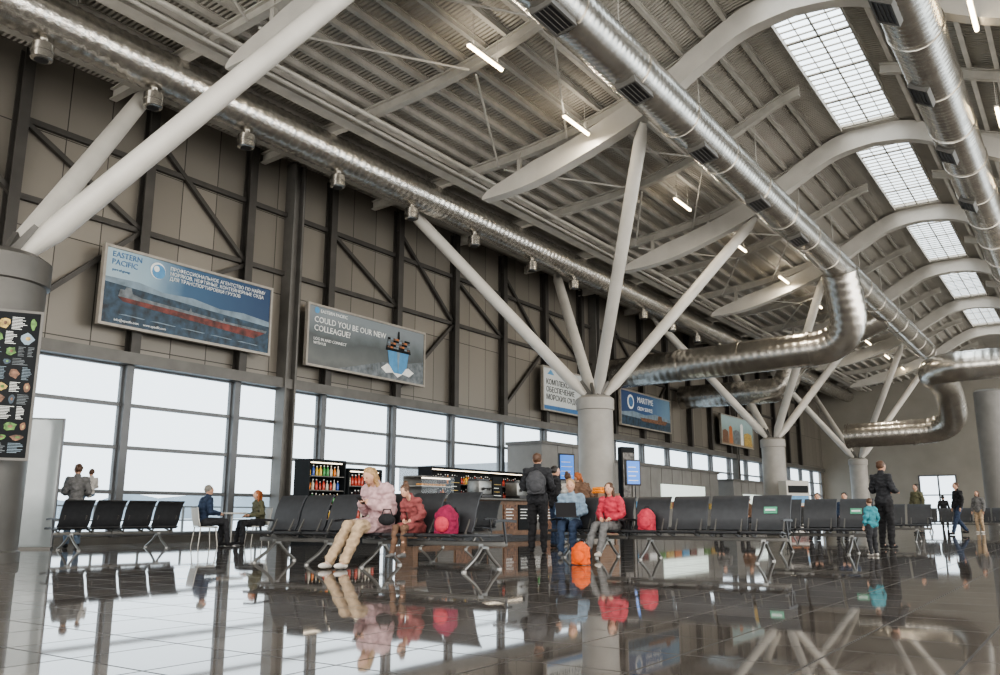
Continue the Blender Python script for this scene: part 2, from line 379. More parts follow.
for z in (8.0,9.9):
    for k in range(len(wc)-1):
        bm=NB(); box(bm,WX+.02,WX+.14,wc[k]+.14,wc[k+1]-.14,z-.07,z+.07)
        tag(obj('wall_rail',bm,DSTEEL),'dark horizontal rail joining two upper wall columns','rail','horizontal rails on the upper window wall')
br=[(8.85,9.9,12.2,8.0),(8.85,4.9,12.2,8.0),(12.2,10.9,15.55,8.0),(5.5,11,8.85,8),(15.55,7.9,12.2,6.2),(18.9,9.9,22.25,8.0),(22.25,10.9,25.6,8.0),(25.6,8.0,22.25,4.9),(25.6,9.9,28.95,8.0),(28.95,10.9,32.3,8.0),(32.3,8,28.95,5),(35.65,8,32.3,9.9),(39,10.5,42.35,8),(45.7,8,42.35,5),(49,10.5,45.7,8)]
for a in br:
    bm=NB(); beam(bm,(WX+.1,a[0],a[1]),(WX+.1,a[2],a[3]),.12,.12)
    tag(obj('wall_brace',bm,DSTEEL),'dark diagonal brace between columns of the upper window wall','brace','diagonal braces on the upper window wall')
# ------------------------------------------------------------------ tree columns
PC=[6.1,25.8,45.5,65.2]; PX=-13.85
cl=['round grey column with a poster at the left edge','round pale column with four leaning struts beside the bar','second round strut column, behind the right benches','farthest round strut column, far down the hall']
for i,y in enumerate(PC):
    t=thing('strut_column',cl[i],'column',(PX,y,0),0,'strut columns standing in a line')
    r=.6 if i else .72
    bm=NB(); lathe(bm,[(r+.04,0),(r+.04,.15),(r,.17),(r,4.2),(r+.05,4.22),(r+.05,4.6),(r-.1,4.7)],(PX,y,0),28); obj('shaft',bm,CONC if i else MSTEEL,t,world=True)
    for sx in (-1,1):
        for s2 in (-1,1):
            bm=NB(); beam(bm,(PX+sx*.12,y+s2*.14,4.6),(PX+sx*.4,y+s2*.45,5.15),.08,.35); obj('joint_plate',bm,MSTEEL,t,world=True)
    for sx,zt in ((-1,10.95),(1,11.7)):
        for s2 in (-1,1):
            a=Vector((PX+sx*.25,y+s2*.28,4.75)); b=Vector((PX+sx*4.4,y+s2*4.9,zt)); d=(b-a)
            bm=NB(); sweep(bm,[a,a+d*.06,a+d*.94,b],[.1,.2,.2,.1],16); obj('strut',bm,WHITE,t,world=True)
# ------------------------------------------------------------------ ducts
def duct(name,label,pts,r,m,R=1.0,ridge=6,step=.2,rd=1.035,seg=20):
    P=resample(fillet(pts,R,7) if len(pts)>2 else [Vector(p) for p in pts],step)
    t=thing(name,label,'duct',tuple(P[len(P)//2]))
    bm=NB(); sweep(bm,P,lambda i: r*(rd if i%ridge==0 else 1),seg); obj('duct_tube',bm,m,t,world=True,ang=.9)
    return t,P
def collar(bm,p,d,r,w=.06):
    p=Vector(p); d=Vector(d).normalized(); sweep(bm,[p-d*w,p-d*w*.9,p+d*w*.9,p+d*w],[r*.95,r*1.06,r*1.06,r*.95],20)
t,P=duct('foil_duct','crinkled foil air duct with hanging nozzles along the top of the window wall',[(-17.15,-4,11.0),(-17.15,YF-1,11.0)],.5,FOIL,step=.09,ridge=3,rd=1.05)
for y in range(0,76,4):
    bm=NB(); tube(bm,(-17.15,y+.5,11.45),(-17.15,y+.5,dz(-17.2)-.05),.015,seg=6); obj('hanger_rod',bm,OFFW,t,world=True)
oy=[5.2,7.9,10.5,13.2,16.5,19.8,23.2,27,30.3,33.7,37.1,40.5,43.9,47.3,50.7,54]
for k,y in enumerate(oy):
    n=thing('air_nozzle','small round metal air nozzle hanging under the foil duct','nozzle',(-17.15,y,10.03),0,'air nozzles hanging under the foil duct')
    bm=NB(); lathe(bm,[(.1,.5),(.1,.3)],(0,0,.0)); obj('neck',bm,DUCT,n)
    bm=NB(); lathe(bm,[(.2,.36),(.22,.34),(.22,.2),(.235,.19),(.235,.17),(.22,.16),(.22,.02),(.19,0)],(0,0,0),18); obj('drum',bm,DUCT,n)
    bm=NB(); lathe(bm,[(.14,-.004),(.14,.0),(.04,.012)],(0,0,-.012),14); obj('diffuser',bm,BLACK,n)
def grille(t,x,y,z,nrm):
    nrm=Vector(nrm).normalized(); a=Vector((0,1,0)); b=nrm.cross(a).normalized(); c=Vector((x,y,z))
    bm=NB()
    def bx(i0,i1,j0,j1,k0,k1):
        vs=[bm.verts.new(c+a*i+b*j+nrm*k) for i in (i0,i1) for j in (j0,j1) for k in (k0,k1)]
        for f in ((0,1,3,2),(4,6,7,5),(0,4,5,1),(2,3,7,6),(0,2,6,4),(1,5,7,3)): bm.faces.new([vs[q] for q in f])
    bx(-.45,.45,-.2,.2,-.12,.03); g=obj('grille',bm,BLACK,t,world=True)
    bm=NB(); bx(-.5,.5,-.25,-.2,-.12,.06); bx(-.5,.5,.2,.25,-.12,.06); bx(-.5,-.45,-.2,.2,-.12,.06); bx(.45,.5,-.2,.2,-.12,.06)
    for j in (-.1,0,.1): bx(-.45,.45,j-.008,j+.008,.03,.045)
    obj('louvre',bm,MSTEEL,g,world=True)
for nm,xd,zd,rr,gy in (('left',-8,11.1,.58,(13.3,17.0,21.3,26,30.5)),('right',-2.2,11.7,.6,(18,22.5,27,32))):
    t,P=duct('round_air_duct','large ribbed metal duct hanging %s of the skylights'%nm,[(xd,-4,zd),(xd,60,zd)],rr,DUCT,ridge=3,step=.07,rd=1.018)
    for y in range(2,60,3):
        bm=NB(); collar(bm,(xd,y,zd),(0,1,0),rr); obj('collar',bm,DUCT,t,world=True)
    # louvres on the flank that faces down into the hall
    for y in gy: grille(t,xd+(.12 if nm=='left' else -.3),y,zd-(.62 if nm=='left' else .55),(.2,0,-.98) if nm=='left' else (-.5,0,-.87))
    for y in range(1,60,5):
        bm=NB(); tube(bm,(xd,y+.5,zd+.5),(xd,y+.5,dz(xd)-.05),.015,seg=6); obj('hanger_rod',bm,OFFW,t,world=True)
def branch(label,pts,r,R=1.3,cols=()):
    t,P=duct('branch_air_duct',label,pts,r,DUCT,R=R,ridge=4,step=.09,rd=1.014,seg=24)
    for c,d in cols:
        bm=NB(); collar(bm,c,d,r,.07); obj('collar',bm,DUCT,t,world=True)
    return t
branch('big bent branch duct dropping from the large duct and running left to the window wall',[(-8,37.2,10.9),(-7.9,38.6,8.0),(-19.6,38.6,7.75)],.76,1.7,[((-9.8,38.6,7.96),(1,0,0)),((-13,38.6,7.9),(1,0,0)),((-16,38.6,7.84),(1,0,0)),((-7.96,37.6,10.2),(0,.2,-1))])
branch('smaller bent duct behind the big branch duct, entering the window wall',[(-19.6,47.3,7.5),(-13.6,47.3,7.5),(-13.0,47.3,9.0),(-8.2,47.3,10.9)],.68,.7,[((-15,47.3,7.5),(1,0,0))])
branch('far right branch duct turning through a large elbow and ending near the farthest strut column',[(3,47,7.9),(-6.3,47,7.9),(-6.1,52.5,7.7),(-6.3,55.8,5.6),(-12.4,55.8,5.5)],.74,1.8,[((-3,47,7.9),(1,0,0)),((-8.6,55.8,5.56),(1,0,0)),((-12.3,55.8,5.5),(1,0,0))])
bm=NB(); lathe(bm,[(.7,0),(.7,6.9),(.6,7.0)],(0,0,0),28)
o=tag(obj('vent_pillar',bm,BOXG),'thick grey round pillar at the right edge under the curved duct','pillar'); o.location=(-4.0,50,0)
# ------------------------------------------------------------------ lamps
def lamp(x,y,z,lab,grp):
    t=thing('batten_lamp',lab,'ceiling light',(x,y,z),0,grp)
    bm=NB(); box(bm,-.06,.06,-.72,.72,0,.05); obj('housing',bm,WHITE,t)
    bm=NB(); tube(bm,(0,-.7,-.03),(0,.7,-.03),.045,seg=10); obj('lamp_tube',bm,TUBE,t)
    for s in (-.5,.5):
        bm=NB(); tube(bm,(0,s,.05),(0,s,dz(x)-z-.05),.01,seg=6); obj('hanger_rod',bm,OFFW,t)
LY=[15.3,19.75]+[15.3+6.05*k for k in range(2,11)]
for k,y in enumerate(LY):
    lamp(-11,y,11.6,'%s lit batten lamp of the row left of the large duct'%(ORD[k] if k<10 else 'farthest'),'lit lamps left of the large duct')
for k in range(8): lamp(-1.05,14.3+6.1*k,11.8,'lit batten lamp in the row at the right edge of the roof','lit lamps at the right edge of the roof')
# ------------------------------------------------------------------ banners
def banner(y0,y1,z0,z1,label,m):
    X=WX+.5; yc=(y0+y1)/2
    t=thing('advertising_banner',label,'banner',(X,yc,z0),0,'advertising banners above the windows')
    bm=NB(); box(bm,X-.05,X,y0+.04,y1-.04,z0+.04,z1-.04); obj('panel',bm,m,t,world=True)
    bm=NB()
    for a in ((y0,y1,z0,z0+.07),(y0,y1,z1-.07,z1),(y0,y0+.07,z0+.07,z1-.07),(y1-.07,y1,z0+.07,z1-.07)): box(bm,X-.1,X+.04,a[0],a[1],a[2],a[3])
    obj('frame',bm,mat('banner_frame',(.3,.28,.25),.4,.3),t,world=True)
    for yy in (y0+.5,y1-.5):
        for zz in (z0+.3,z1-.4): bm=NB(); box(bm,WX+.3,X-.05,yy,yy+.08,zz,zz+.1); obj('bracket',bm,DSTEEL,t,world=True)
    return t,X+.003
def shape(t,name,X,pts,m):
    bm=NB(); a=[bm.verts.new((X,y,z)) for y,z in pts]; b=[bm.verts.new((X+.006,y,z)) for y,z in pts]
    n=len(pts); bm.faces.new(a); bm.faces.new(b[::-1])
    for i in range(n): bm.faces.new((a[i],b[i],b[(i+1)%n],a[(i+1)%n]))
    return obj(name,bm,m,t,world=True)
def disc(yc,zc,r,n=24,ry=None): return [(yc+(ry or r)*math.cos(2*PI*k/n),zc+r*math.sin(2*PI*k/n)) for k in range(n)]
P_BLUE=mat('print_blue',(.03,.12,.28),.4); P_RED=mat('print_red',(.12,.025,.02),.4,0,.8,4); P_DK=mat('print_dark',(.01,.012,.014),.6,spec=.2); P_WH=mat('print_white',(.72,.74,.73),.4); P_LB=mat('print_light_blue',(.08,.25,.45),.4); P_OR=mat('print_orange',(.42,.14,.04),.4)
P_SEA=mat('print_sea',(.018,.042,.07),.4,0,.7,5); P_GR=mat('print_grey',(.12,.14,.155),.4,0,.5,5); P_YE=mat('print_yellow',(.4,.28,.08),.5,0,.7,14); P_GN=mat('print_green',(.08,.18,.04),.5,0,.8,14); P_BR=mat('print_brown',(.14,.07,.04),.5,0,.8,14)
P_HAZE=mat('print_haze',(.16,.22,.27),.4,0,.3,3)
t,X=banner(11,16.3,5.25,7.3,'wide blue banner with a red ship and white lettering, nearest on the window wall',ramp_mat('banner_sky','Y',-2.6,2.6,[(0,(.38,.49,.54)),(.28,(.26,.37,.45)),(.5,(.035,.095,.18)),(1,(.015,.045,.11))],noise=.12))
shape(t,'printed_coast',X,[(11.07,6.2),(16.23,6.0),(16.23,6.25),(15.3,6.34),(14.5,6.3),(13.6,6.42),(12.7,6.38),(12,6.5),(11.07,6.48)],P_HAZE)
shape(t,'printed_sea',X+.007,[(11.07,5.32),(16.23,5.32),(16.23,6.1),(14,6.2),(11.07,6.35)],P_SEA)
shape(t,'printed_ship',X+.014,[(11.45,6.02),(11.6,5.92),(15.7,5.68),(16.1,5.9),(14.8,5.93),(12,6.06)],P_RED)
shape(t,'printed_ship_deck',X+.021,[(11.45,6.03),(11.5,6.22),(11.62,6.22),(11.66,6.3),(11.8,6.3),(11.84,6.16),(12.1,6.1),(13.5,6.04),(13.55,6.14),(13.6,6.04),(14.6,5.98),(14.64,6.08),(14.68,5.98),(16.15,5.96),(16.1,5.89),(14.8,5.92)],P_GR)
for k in range(5): shape(t,'printed_wave',X+.014,[(11.5+k*.9,5.58-k*.02),(12.2+k*.9,5.56-k*.02),(12.25+k*.9,5.58-k*.02),(11.7+k*.9,5.6-k*.02)],P_HAZE)
shape(t,'printed_logo',X+.004,disc(12.5,6.93,.22),P_WH); shape(t,'printed_logo',X+.012,disc(12.52,6.91,.19),P_LB); shape(t,'printed_logo',X+.02,disc(12.45,6.97,.08),P_WH)
obj('lettering',walltext('EASTERN\nPACIFIC',.2,X+.006,11.22,7.02),P_BLUE,t,world=True)
obj('lettering',walltext('part of group',.09,X+.006,11.25,6.66),P_BLUE,t,world=True)
obj('lettering',walltext('ПРОФЕССИОНАЛЬНОЕ АГЕНТСТВО ПО НАЙМУ\nМОРЯКОВ, НЕФТЯНЫЕ, КОНТЕЙНЕРНЫЕ СУДА\nДЛЯ ТРАНСПОРТИРОВКИ ГРУЗОВ',.135,X+.012,12.85,7.03),P_WH,t,world=True)
obj('lettering',walltext('info@epacific.com     www.epacific.com',.09,X+.022,11.4,5.4),P_WH,t,world=True)
t,X=banner(17.7,23.4,5.2,7.2,'grey blue banner asking for a new colleague, right of the ship banner',ramp_mat('banner_mist','Z',0,2,[(0,(.04,.045,.05)),(.35,(.12,.13,.13)),(.65,(.065,.078,.082)),(1,(.18,.21,.23))],noise=.35))
shape(t,'printed_field',X,[(19.0,5.27),(23.33,5.27),(23.33,6.1),(22.4,5.9),(21.2,5.8),(20,5.5)],P_GR)
shape(t,'printed_spray',X+.007,[(21.1,5.6),(21.35,5.45),(21.7,5.5),(21.95,5.36),(22.2,5.5),(22.55,5.45),(22.8,5.62),(22.5,5.75),(22.2,5.68),(21.95,5.8),(21.7,5.68),(21.4,5.78)],P_WH)
shape(t,'printed_hull',X+.014,[(21.4,6.3),(21.5,5.75),(21.75,5.5),(22.15,5.5),(22.4,5.75),(22.5,6.3)],P_LB)
shape(t,'printed_bow',X+.021,[(21.87,6.25),(21.95,5.5),(22.03,6.25)],P_HAZE)
shape(t,'printed_deck',X+.021,[(21.3,6.25),(22.6,6.25),(22.55,6.42),(21.35,6.42)],P_DK)
for k in range(8):
    for j in range(5):
        shape(t,'printed_container',X+.028,[(21.38+k*.145,6.34+j*.075),(21.51+k*.145,6.34+j*.075),(21.51+k*.145,6.402+j*.075),(21.38+k*.145,6.402+j*.075)],[P_BR,P_DK,P_GR,P_OR,P_HAZE,P_DK,P_GR][(k*3+j*2)%7])
shape(t,'printed_mast',X+.021,[(21.9,6.7),(22.0,6.7),(21.98,6.98),(21.92,6.98)],P_DK)
obj('lettering',walltext('COULD YOU BE OUR NEW\nCOLLEAGUE?',.27,X+.006,18.0,6.62),P_WH,t,world=True)
obj('lettering',walltext('EASTERN PACIFIC',.15,X+.006,18.25,6.95),P_WH,t,world=True)
shape(t,'printed_logo',X+.004,disc(18.1,7.0,.1),P_LB)
obj('lettering',walltext('LOG IN AND CONNECT\nWITH US',.13,X+.006,18.0,6.05),P_WH,t,world=True)
t,X=banner(31.5,37,5.2,7.2,'pale banner partly hidden by the strut column beside the bar',mat('banner_white',(.46,.49,.49),.5,0,.08,1))
obj('lettering',walltext('КОМПЛЕКСНОЕ\nОБЕСПЕЧЕНИЕ\nМОРСКИХ СУДОВ',.34,X+.004,31.8,6.4),P_DK,t,world=True)
shape(t,'printed_logo',X+.004,[(31.9,6.85),(32.5,6.85),(32.2,7.08)],P_LB)
shape(t,'printed_strip',X+.004,[(31.57,5.27),(36.93,5.27),(36.93,5.5),(31.57,5.45)],P_BLUE)
t,X=banner(39,45.3,5.2,7.1,'dark blue banner with a white emblem, right of the strut column beside the bar',ramp_mat('banner_blue','Y',-3,3,[(0,(.012,.035,.11)),(.6,(.025,.08,.2)),(1,(.14,.24,.34))],noise=.15))
shape(t,'printed_coast',X,[(39.07,5.9),(40.5,6.05),(42,5.95),(43.2,6.1),(45.23,5.95),(45.23,5.5),(39.07,5.5)],P_HAZE)
shape(t,'printed_sea',X+.007,[(39.07,5.27),(45.23,5.27),(45.23,5.8),(42,5.7),(39.07,5.75)],P_SEA)
shape(t,'printed_emblem',X+.01,disc(40.2,6.5,.38),P_WH); shape(t,'printed_emblem',X+.018,disc(40.2,6.5,.27),P_BLUE)
obj('lettering',walltext('MARITIME',.45,X+.004,41.0,6.55),P_WH,t,world=True)
obj('lettering',walltext('CREW SERVICE',.28,X+.004,41.0,6.15),P_WH,t,world=True)
shape(t,'printed_vessel',X+.015,[(41.5,5.6),(44.5,5.6),(44.8,5.82),(44.1,5.82),(44.0,6.05),(43.6,6.05),(43.5,5.8),(41.3,5.78)],P_BR)
t,X=banner(53.3,59.6,5.2,7.2,'far banner with a landscape picture of buildings under a pale sky',ramp_mat('banner_green','Z',0,2,[(0,(.2,.12,.08)),(.4,(.24,.2,.14)),(.6,(.2,.28,.28)),(1,(.3,.42,.44))],noise=.4))
for k,(a,b,h) in enumerate(((53.6,54.6,6.1),(54.8,55.4,6.4),(55.6,56.8,6.2),(57,57.5,6.7),(57.7,59.2,6.15))): shape(t,'printed_building',X+.002*k,[(a,5.35),(b,5.35),(b,h),((a+b)/2,h+.12),(a,h)],[P_BR,P_OR,P_GR,P_WH,P_YE][k])
# ------------------------------------------------------------------ benches
GB='rows of dark beam seats'
GST=mat('green_sticker',(.08,.3,.19),.5)
def bench(label,X,Y,rz,n,sp=.6,table=False,tags=()):
    t=thing('beam_bench',label,'bench',(X,Y,0),rz,GB)
    xs=[(i-(n-1)/2)*sp for i in range(n)]
    for i,x in enumerate(xs):
        if table and i==0:
            bm=NB(); box(bm,x-.27,x+.27,-.25,.25,.42,.45); bev(bm,.01); obj('table_top',bm,CHAIR,t); continue
        w=sp/2-.03
        bm=NB(); ribbon(bm,[(.27,.425),(.25,.45),(.18,.455),(.05,.435),(-.1,.42),(-.2,.43),(-.24,.46)],.022,x-w,x+w); obj('seat',bm,CHAIR,t)
        bm=NB(); ribbon(bm,[(-.2,.455),(-.25,.53),(-.28,.63),(-.31,.75),(-.36,.87),(-.41,.95),(-.44,.965)],-.024,x-w,x+w); b=obj('backrest',bm,CHAIR,t)
        if i in tags:
            bm=NB(); beam(bm,(x,-.262,.71),(x,-.29,.81),.2,.012); obj('sticker',bm,GST,b)
            bm=NB(); beam(bm,(x,-.256,.75),(x,-.266,.775),.15,.014); obj('sticker_text',bm,P_WH,b)
        for s in (-1,1):
            bm=NB(); beam(bm,(x+s*w*.7,.15,.43),(x+s*w*.7,-.12,.35),.025,.03); beam(bm,(x+s*w*.7,-.11,.345),(x+s*w*.7,-.3,.68),.02,.03)
            obj('bracket',bm,MSTEEL,t)
    bm=NB(); L=(n-1)/2*sp+.3; box(bm,-L,L,-.1,-.02,.3,.36); bev(bm,.008); obj('beam',bm,MSTEEL,t)
    for x in (xs[0]+.05,xs[-1]-.05):
        bm=NB(); sweep(bm,fillet([(x,.34,.025),(x,.1,.16),(x,-.06,.32)],.1,4),.024,10); sweep(bm,fillet([(x,-.42,.025),(x,-.22,.16),(x,-.06,.32)],.1,4),.024,10)
        box(bm,x-.035,x+.035,-.11,-.01,.27,.33)
        for y in (.34,-.42): lathe(bm,[(.035,0),(.035,.02),(.02,.03)],(x,y,0),10)
        obj('leg',bm,CHROME,t)
        bm=NB(); x0,x1=(x-.375,x-.33) if x<0 else (x+.33,x+.375)
        ribbon(bm,[(.2,.62),(.05,.635),(-.1,.63),(-.26,.62)],.03,x0,x1)
        sx=(x0+x1)/2; beam(bm,(sx,.0,.63),(sx,-.06,.34),.02,.03); obj('armrest',bm,BLACK,t)
    return t
bench('dark bench of four seats facing the windows behind the tall panel at left',-16.9,10.35,PI/2,4,.68)
bench('dark empty bench of three seats left of the woman in the pale coat',-9.75,8.9,PI,3)
bench('dark bench seating the woman in the pale coat, with a magenta backpack on it',-7.3,8.9,PI,4,.6,True)
bench('dark two seat bench with the woman using a laptop and the girl in red',-7.08,12.9,PI,2,.7)
bench('dark bench of four seats holding the red backpack',-5.085,12.9,PI,4,.65,tags=(0,))
bench('dark bench of three seats behind the right end of the four seat bench',-4.34,16.6,PI,3,.65,tags=(0,))
bench('dark bench farther back left of the man in the dark jacket',-5.0,25.5,PI,4,.65)
bench('dark bench far down the hall near the second strut column',-7.6,30,PI,4,.65)
bench('dark bench near the bar, left of the standing men',-11.3,14.6,PI,3,.65)
bench('dark bench far down the hall by the thick round pillar',-4.6,40,PI,5,.65)
# ------------------------------------------------------------------ people
def person(label,x,y,rz,pose='stand',H=1.72,top=None,bottom=None,hair=None,style='short',shoe=None,arms='down',legs='down',lean=0,nod=0,vox=.014,z=0,skirt=False,coat=False,bulk=0):
    t=thing('person',label,'person',(x,y,z),rz); k=H/1.75
    V=lambda a,b,c: Vector((a*k,b*k,c*k))
    if pose=='sit':
        pel=V(0,-.06,.56); o=pel
        wa=o+V(0,-.03+lean*.3,.17); che=o+V(0,-.05+lean*.7,.36); sh=o+V(0,-.05+lean,.48); nk=o+V(0,-.03+lean*1.1,.55); hd=nk+V(0,.02+nod*.3,.13-nod*.08)
        ank={'down':(.46,.08),'out':(.78,.09),'cross':(.5,.08)}[legs]
        hips=[o+V(s*.09,.0,-.02) for s in (-1,1)]; knee=[V(s*.1,.42+(.06 if legs=='out' else 0),.54) for s in (-1,1)]
        ankle=[V(s*(.1 if legs!='cross' else .04),ank[0]+(s*.04),ank[1]) for s in (-1,1)]
        wr={'lap':(.1,.24,.1),'down':(.14,.2,.12),'phone':(.07,.3,.27),'bent':(.12,.3,.14)}[arms]
        elb=[o+V(s*.24,.0+lean*.5,.2) for s in (-1,1)]; wri=[o+V(s*wr[0],wr[1]+.02,wr[2]+.02) for s in (-1,1)]
    else:
        pel=V(0,0,.96); o=pel
        wa=o+V(0,lean*.3,.16); che=o+V(0,-.01+lean*.7,.34); sh=o+V(0,-.02+lean,.47); nk=o+V(0,-.005+lean*1.1,.54); hd=nk+V(0,.025+nod*.3,.13-nod*.08)
        hips=[o+V(s*.09,0,-.04) for s in (-1,1)]
        if pose=='walk': knee=[V(-.09,.16,.52),V(.09,.0,.5)]; ankle=[V(-.09,.3,.09),V(.09,-.28,.14)]
        else: knee=[V(s*.1,.03,.5) for s in (-1,1)]; ankle=[V(s*.11,-.02,.085) for s in (-1,1)]
        E={'down':((.25,-.03,.19),(.25,.06,-.06)),'bent':((.25,-.02,.2),(.13,.24,.17)),'phone':((.24,.03,.2),(.09,.25,.32)),'back':((.26,-.08,.2),(.2,.04,.0))}[arms]
        elb=[o+V(s*E[0][0],E[0][1]+lean*.6,E[0][2]) for s in (-1,1)]; wri=[o+V(s*E[1][0],E[1][1]+lean*.6,E[1][2]) for s in (-1,1)]
    shl=[sh+V(s*.17,0,-.03) for s in (-1,1)]
    up=(sh-pel).normalized(); tilt=Matrix.Rotation(-math.atan2(up.y,up.z),4,'X')
    def torso(bm,g):
        ball(bm,pel,tuple((a+g)*k for a in (.155,.115,.12)),16,10); ball(bm,wa,tuple((a+g)*k for a in (.135,.1,.15)),16,10,tilt)
        ball(bm,che,tuple((a+g)*k for a in (.16,.115,.17)),16,10,tilt); limb(bm,shl[0],shl[1],(.062+g)*k,(.062+g)*k)
        limb(bm,che,nk,(.075+g)*k,(.05+g*.5)*k)
    def armsf(bm,g,to=1.0):
        for i in (0,1):
            limb(bm,shl[i],elb[i],(.052+g)*k,(.042+g)*k); e=elb[i]+(wri[i]-elb[i])*to; limb(bm,elb[i],e,(.041+g)*k,(.029+g)*k)
    def legsf(bm,g,to=1.0):
        for i in (0,1):
            limb(bm,hips[i],knee[i],(.085+g)*k,(.058+g)*k); e=knee[i]+(ankle[i]-knee[i])*to; limb(bm,knee[i],e,(.056+g)*k,(.036+g*1.2)*k)
    fwd=Vector((0,math.cos(nod*1.2),-math.sin(nod*1.2))); hup=Vector((0,math.sin(nod*1.2),math.cos(nod*1.2)))
    HR=Matrix.Rotation(-nod*1.2,4,'X')
    bm=NB(); torso(bm,-.006); armsf(bm,0); legsf(bm,0); limb(bm,nk-V(0,0,.05),hd,.05*k,.05*k)
    ball(bm,hd,(.074*k,.092*k,.108*k),18,14,HR); ball(bm,hd+fwd*.03*k-hup*.05*k,(.05*k,.058*k,.055*k),12,8,HR)
    tube(bm,hd+fwd*.085*k+hup*.02*k,hd+fwd*.108*k-hup*.02*k,.008*k,.014*k,8)
    for s in (-1,1): ball(bm,hd+Vector((s*.076*k,0,0))-hup*.005,(.012*k,.02*k,.03*k),8,6,HR)
    for i in (0,1):
        d=(wri[i]-elb[i]).normalized(); pm=wri[i]+d*.05*k; ball(bm,wri[i]+d*.045*k,(.036*k,.036*k,.04*k),10,8); limb(bm,wri[i],pm,.026*k,.03*k)
        a=ankle[i]; ball(bm,a+V(0,.05,-.035),(.04*k,.1*k,.035*k),10,8)
    bm=remesh(bm,vox*.8)
    for i in (0,1):
        d=(wri[i]-elb[i]).normalized(); s,u=frame_of(d); sg=-1 if i==0 else 1; base=wri[i]+d*.07*k
        for f,(off,L) in enumerate(((-.026,.058),(-.009,.068),(.009,.064),(.026,.05))):
            p=base+s*off*k; q=p+d*L*.55*k-u*.006; e=q+d*L*.4*k-u*.022*k; sweep(bm,[p,q,e],[.009*k,.0085*k,.006*k],6)
        th=wri[i]+d*.03*k+s*(-sg)*.028*k; sweep(bm,[th,th+s*(-sg)*.022*k+d*.022*k,th+s*(-sg)*.026*k+d*.05*k-u*.01],[.011*k,.01*k,.007*k],6)
    body=obj('body',bm,SKIN,t,ang=3)
    for s in (-1,1):
        bm=NB(); ball(bm,hd+Vector((s*.03*k,0,0))+fwd*.084*k+hup*.012*k,(.011*k,.007*k,.007*k),8,6); obj('eye',bm,EYE,body)
    bm=NB(); ball(bm,hd+fwd*.09*k-hup*.047*k,(.022*k,.008*k,.006*k),8,6,HR); obj('mouth',bm,LIP,body)
    bm=NB(); torso(bm,.016+bulk); armsf(bm,.016+bulk*.7,.93)
    if coat or skirt:
        if pose=='sit':
            for i in (0,1): limb(bm,hips[i],hips[i]+(knee[i]-hips[i])*.75,(.11+bulk*.5)*k,.09*k)
        else:
            for i in (0,1): limb(bm,hips[i],hips[i]+(knee[i]-hips[i])*.6,.115*k,.1*k)
    elif pose!='sit': ball(bm,pel-V(0,0,.04),((.175+bulk)*k,(.14+bulk)*k,.1*k),16,10)
    obj('coat' if coat else 'jacket',remesh(bm,vox,2,.026),top,t,ang=3)
    bm=NB(); ball(bm,pel-V(0,0,.02),(.165*k,.128*k,.115*k),16,10); legsf(bm,(.024 if coat else .016) if not skirt else .006,.95); obj('trousers',remesh(bm,vox,2,.02),bottom,t,ang=3)
    bm=NB()
    c=hd-fwd*.026*k+hup*.03*k
    ball(bm,c,(.082*k,.09*k,.092*k),16,12,HR)
    if style in('long','pony'): ball(bm,c-fwd*.035*k-hup*.05*k,(.078*k,.065*k,.09*k),12,8,HR)
    if style=='long':
        for s in (-1,1): limb(bm,c+Vector((s*.065*k,0,0))-hup*.02*k,c+Vector((s*.08*k,0,0))-hup*.19*k,.035*k,.028*k)
        limb(bm,c-fwd*.06*k,c-fwd*.09*k-hup*.22*k,.06*k,.04*k)
    if style=='pony': limb(bm,c-fwd*.09*k,c-fwd*.13*k-hup*.2*k,.032*k,.018*k)
    if style=='bun': ball(bm,c-fwd*.07*k+hup*.08*k,.045*k,10,8)
    obj('hair',remesh(bm,.011,1,.012),hair,t,ang=3)
    for i in (0,1):
        a=ankle[i]; bm=NB(); g=min(a.z,.085*k); ball(bm,a+Vector((0,.075*k,-a.z+.042*k+(a.z-g))),(.045*k,.11*k,.04*k),12,8); ball(bm,a+Vector((0,-.01,-g+.045*k)),(.045*k,.055*k,.045*k),10,8); limb(bm,a+Vector((0,-.01,-g+.06)),a,.042*k,.042*k)
        b2=remesh(bm,.014,1)
        for v in b2.verts:
            if v.co.z<0.004: v.co.z=0.004
        obj('shoe',b2,shoe,t,ang=3)
    return t,dict(wri=wri,hd=hd)
h_bl=mat('hair_blonde',(.33,.21,.1),.5,0,.35,40); h_br=mat('hair_brown',(.08,.04,.022),.5,0,.3,40); h_bk=mat('hair_black',(.015,.012,.01),.45,0,.3,40); h_rd=mat('hair_red',(.33,.1,.03),.5,0,.3,40); h_gy=mat('hair_grey',(.2,.19,.17),.6,0,.3,40)
c_coat=cloth('pale_pink',(.44,.3,.31)); c_beige=cloth('beige',(.36,.27,.18)); c_floral=cloth('floral_red',(.22,.06,.06)); c_dk=cloth('charcoal',(.02,.021,.025)); c_grey=cloth('grey',(.13,.13,.13)); c_navy=cloth('navy',(.02,.035,.07)); c_den=cloth('denim',(.12,.17,.24)); c_lblue=cloth('light_blue',(.2,.28,.36)); c_red=cloth('coral_red',(.45,.045,.07)); c_blue=cloth('blue',(.05,.09,.15)); c_teal=cloth('teal',(.04,.2,.24)); c_wht=cloth('white',(.48,.46,.43)); c_brn=cloth('brown',(.12,.07,.045)); c_olv=cloth('olive',(.1,.1,.06)); c_black=cloth('black',(.01,.01,.012)); c_mag=cloth('magenta',(.22,.012,.05)); c_or=cloth('orange',(.65,.11,.02))
w1,i1=person('seated woman in a pale pink coat and beige trousers looking down at her phone',-8.2,8.92,PI,'sit',1.75,c_coat,c_beige,h_bl,'long',c_wht,'phone','out',.15,.4,.012,coat=True,bulk=.03)
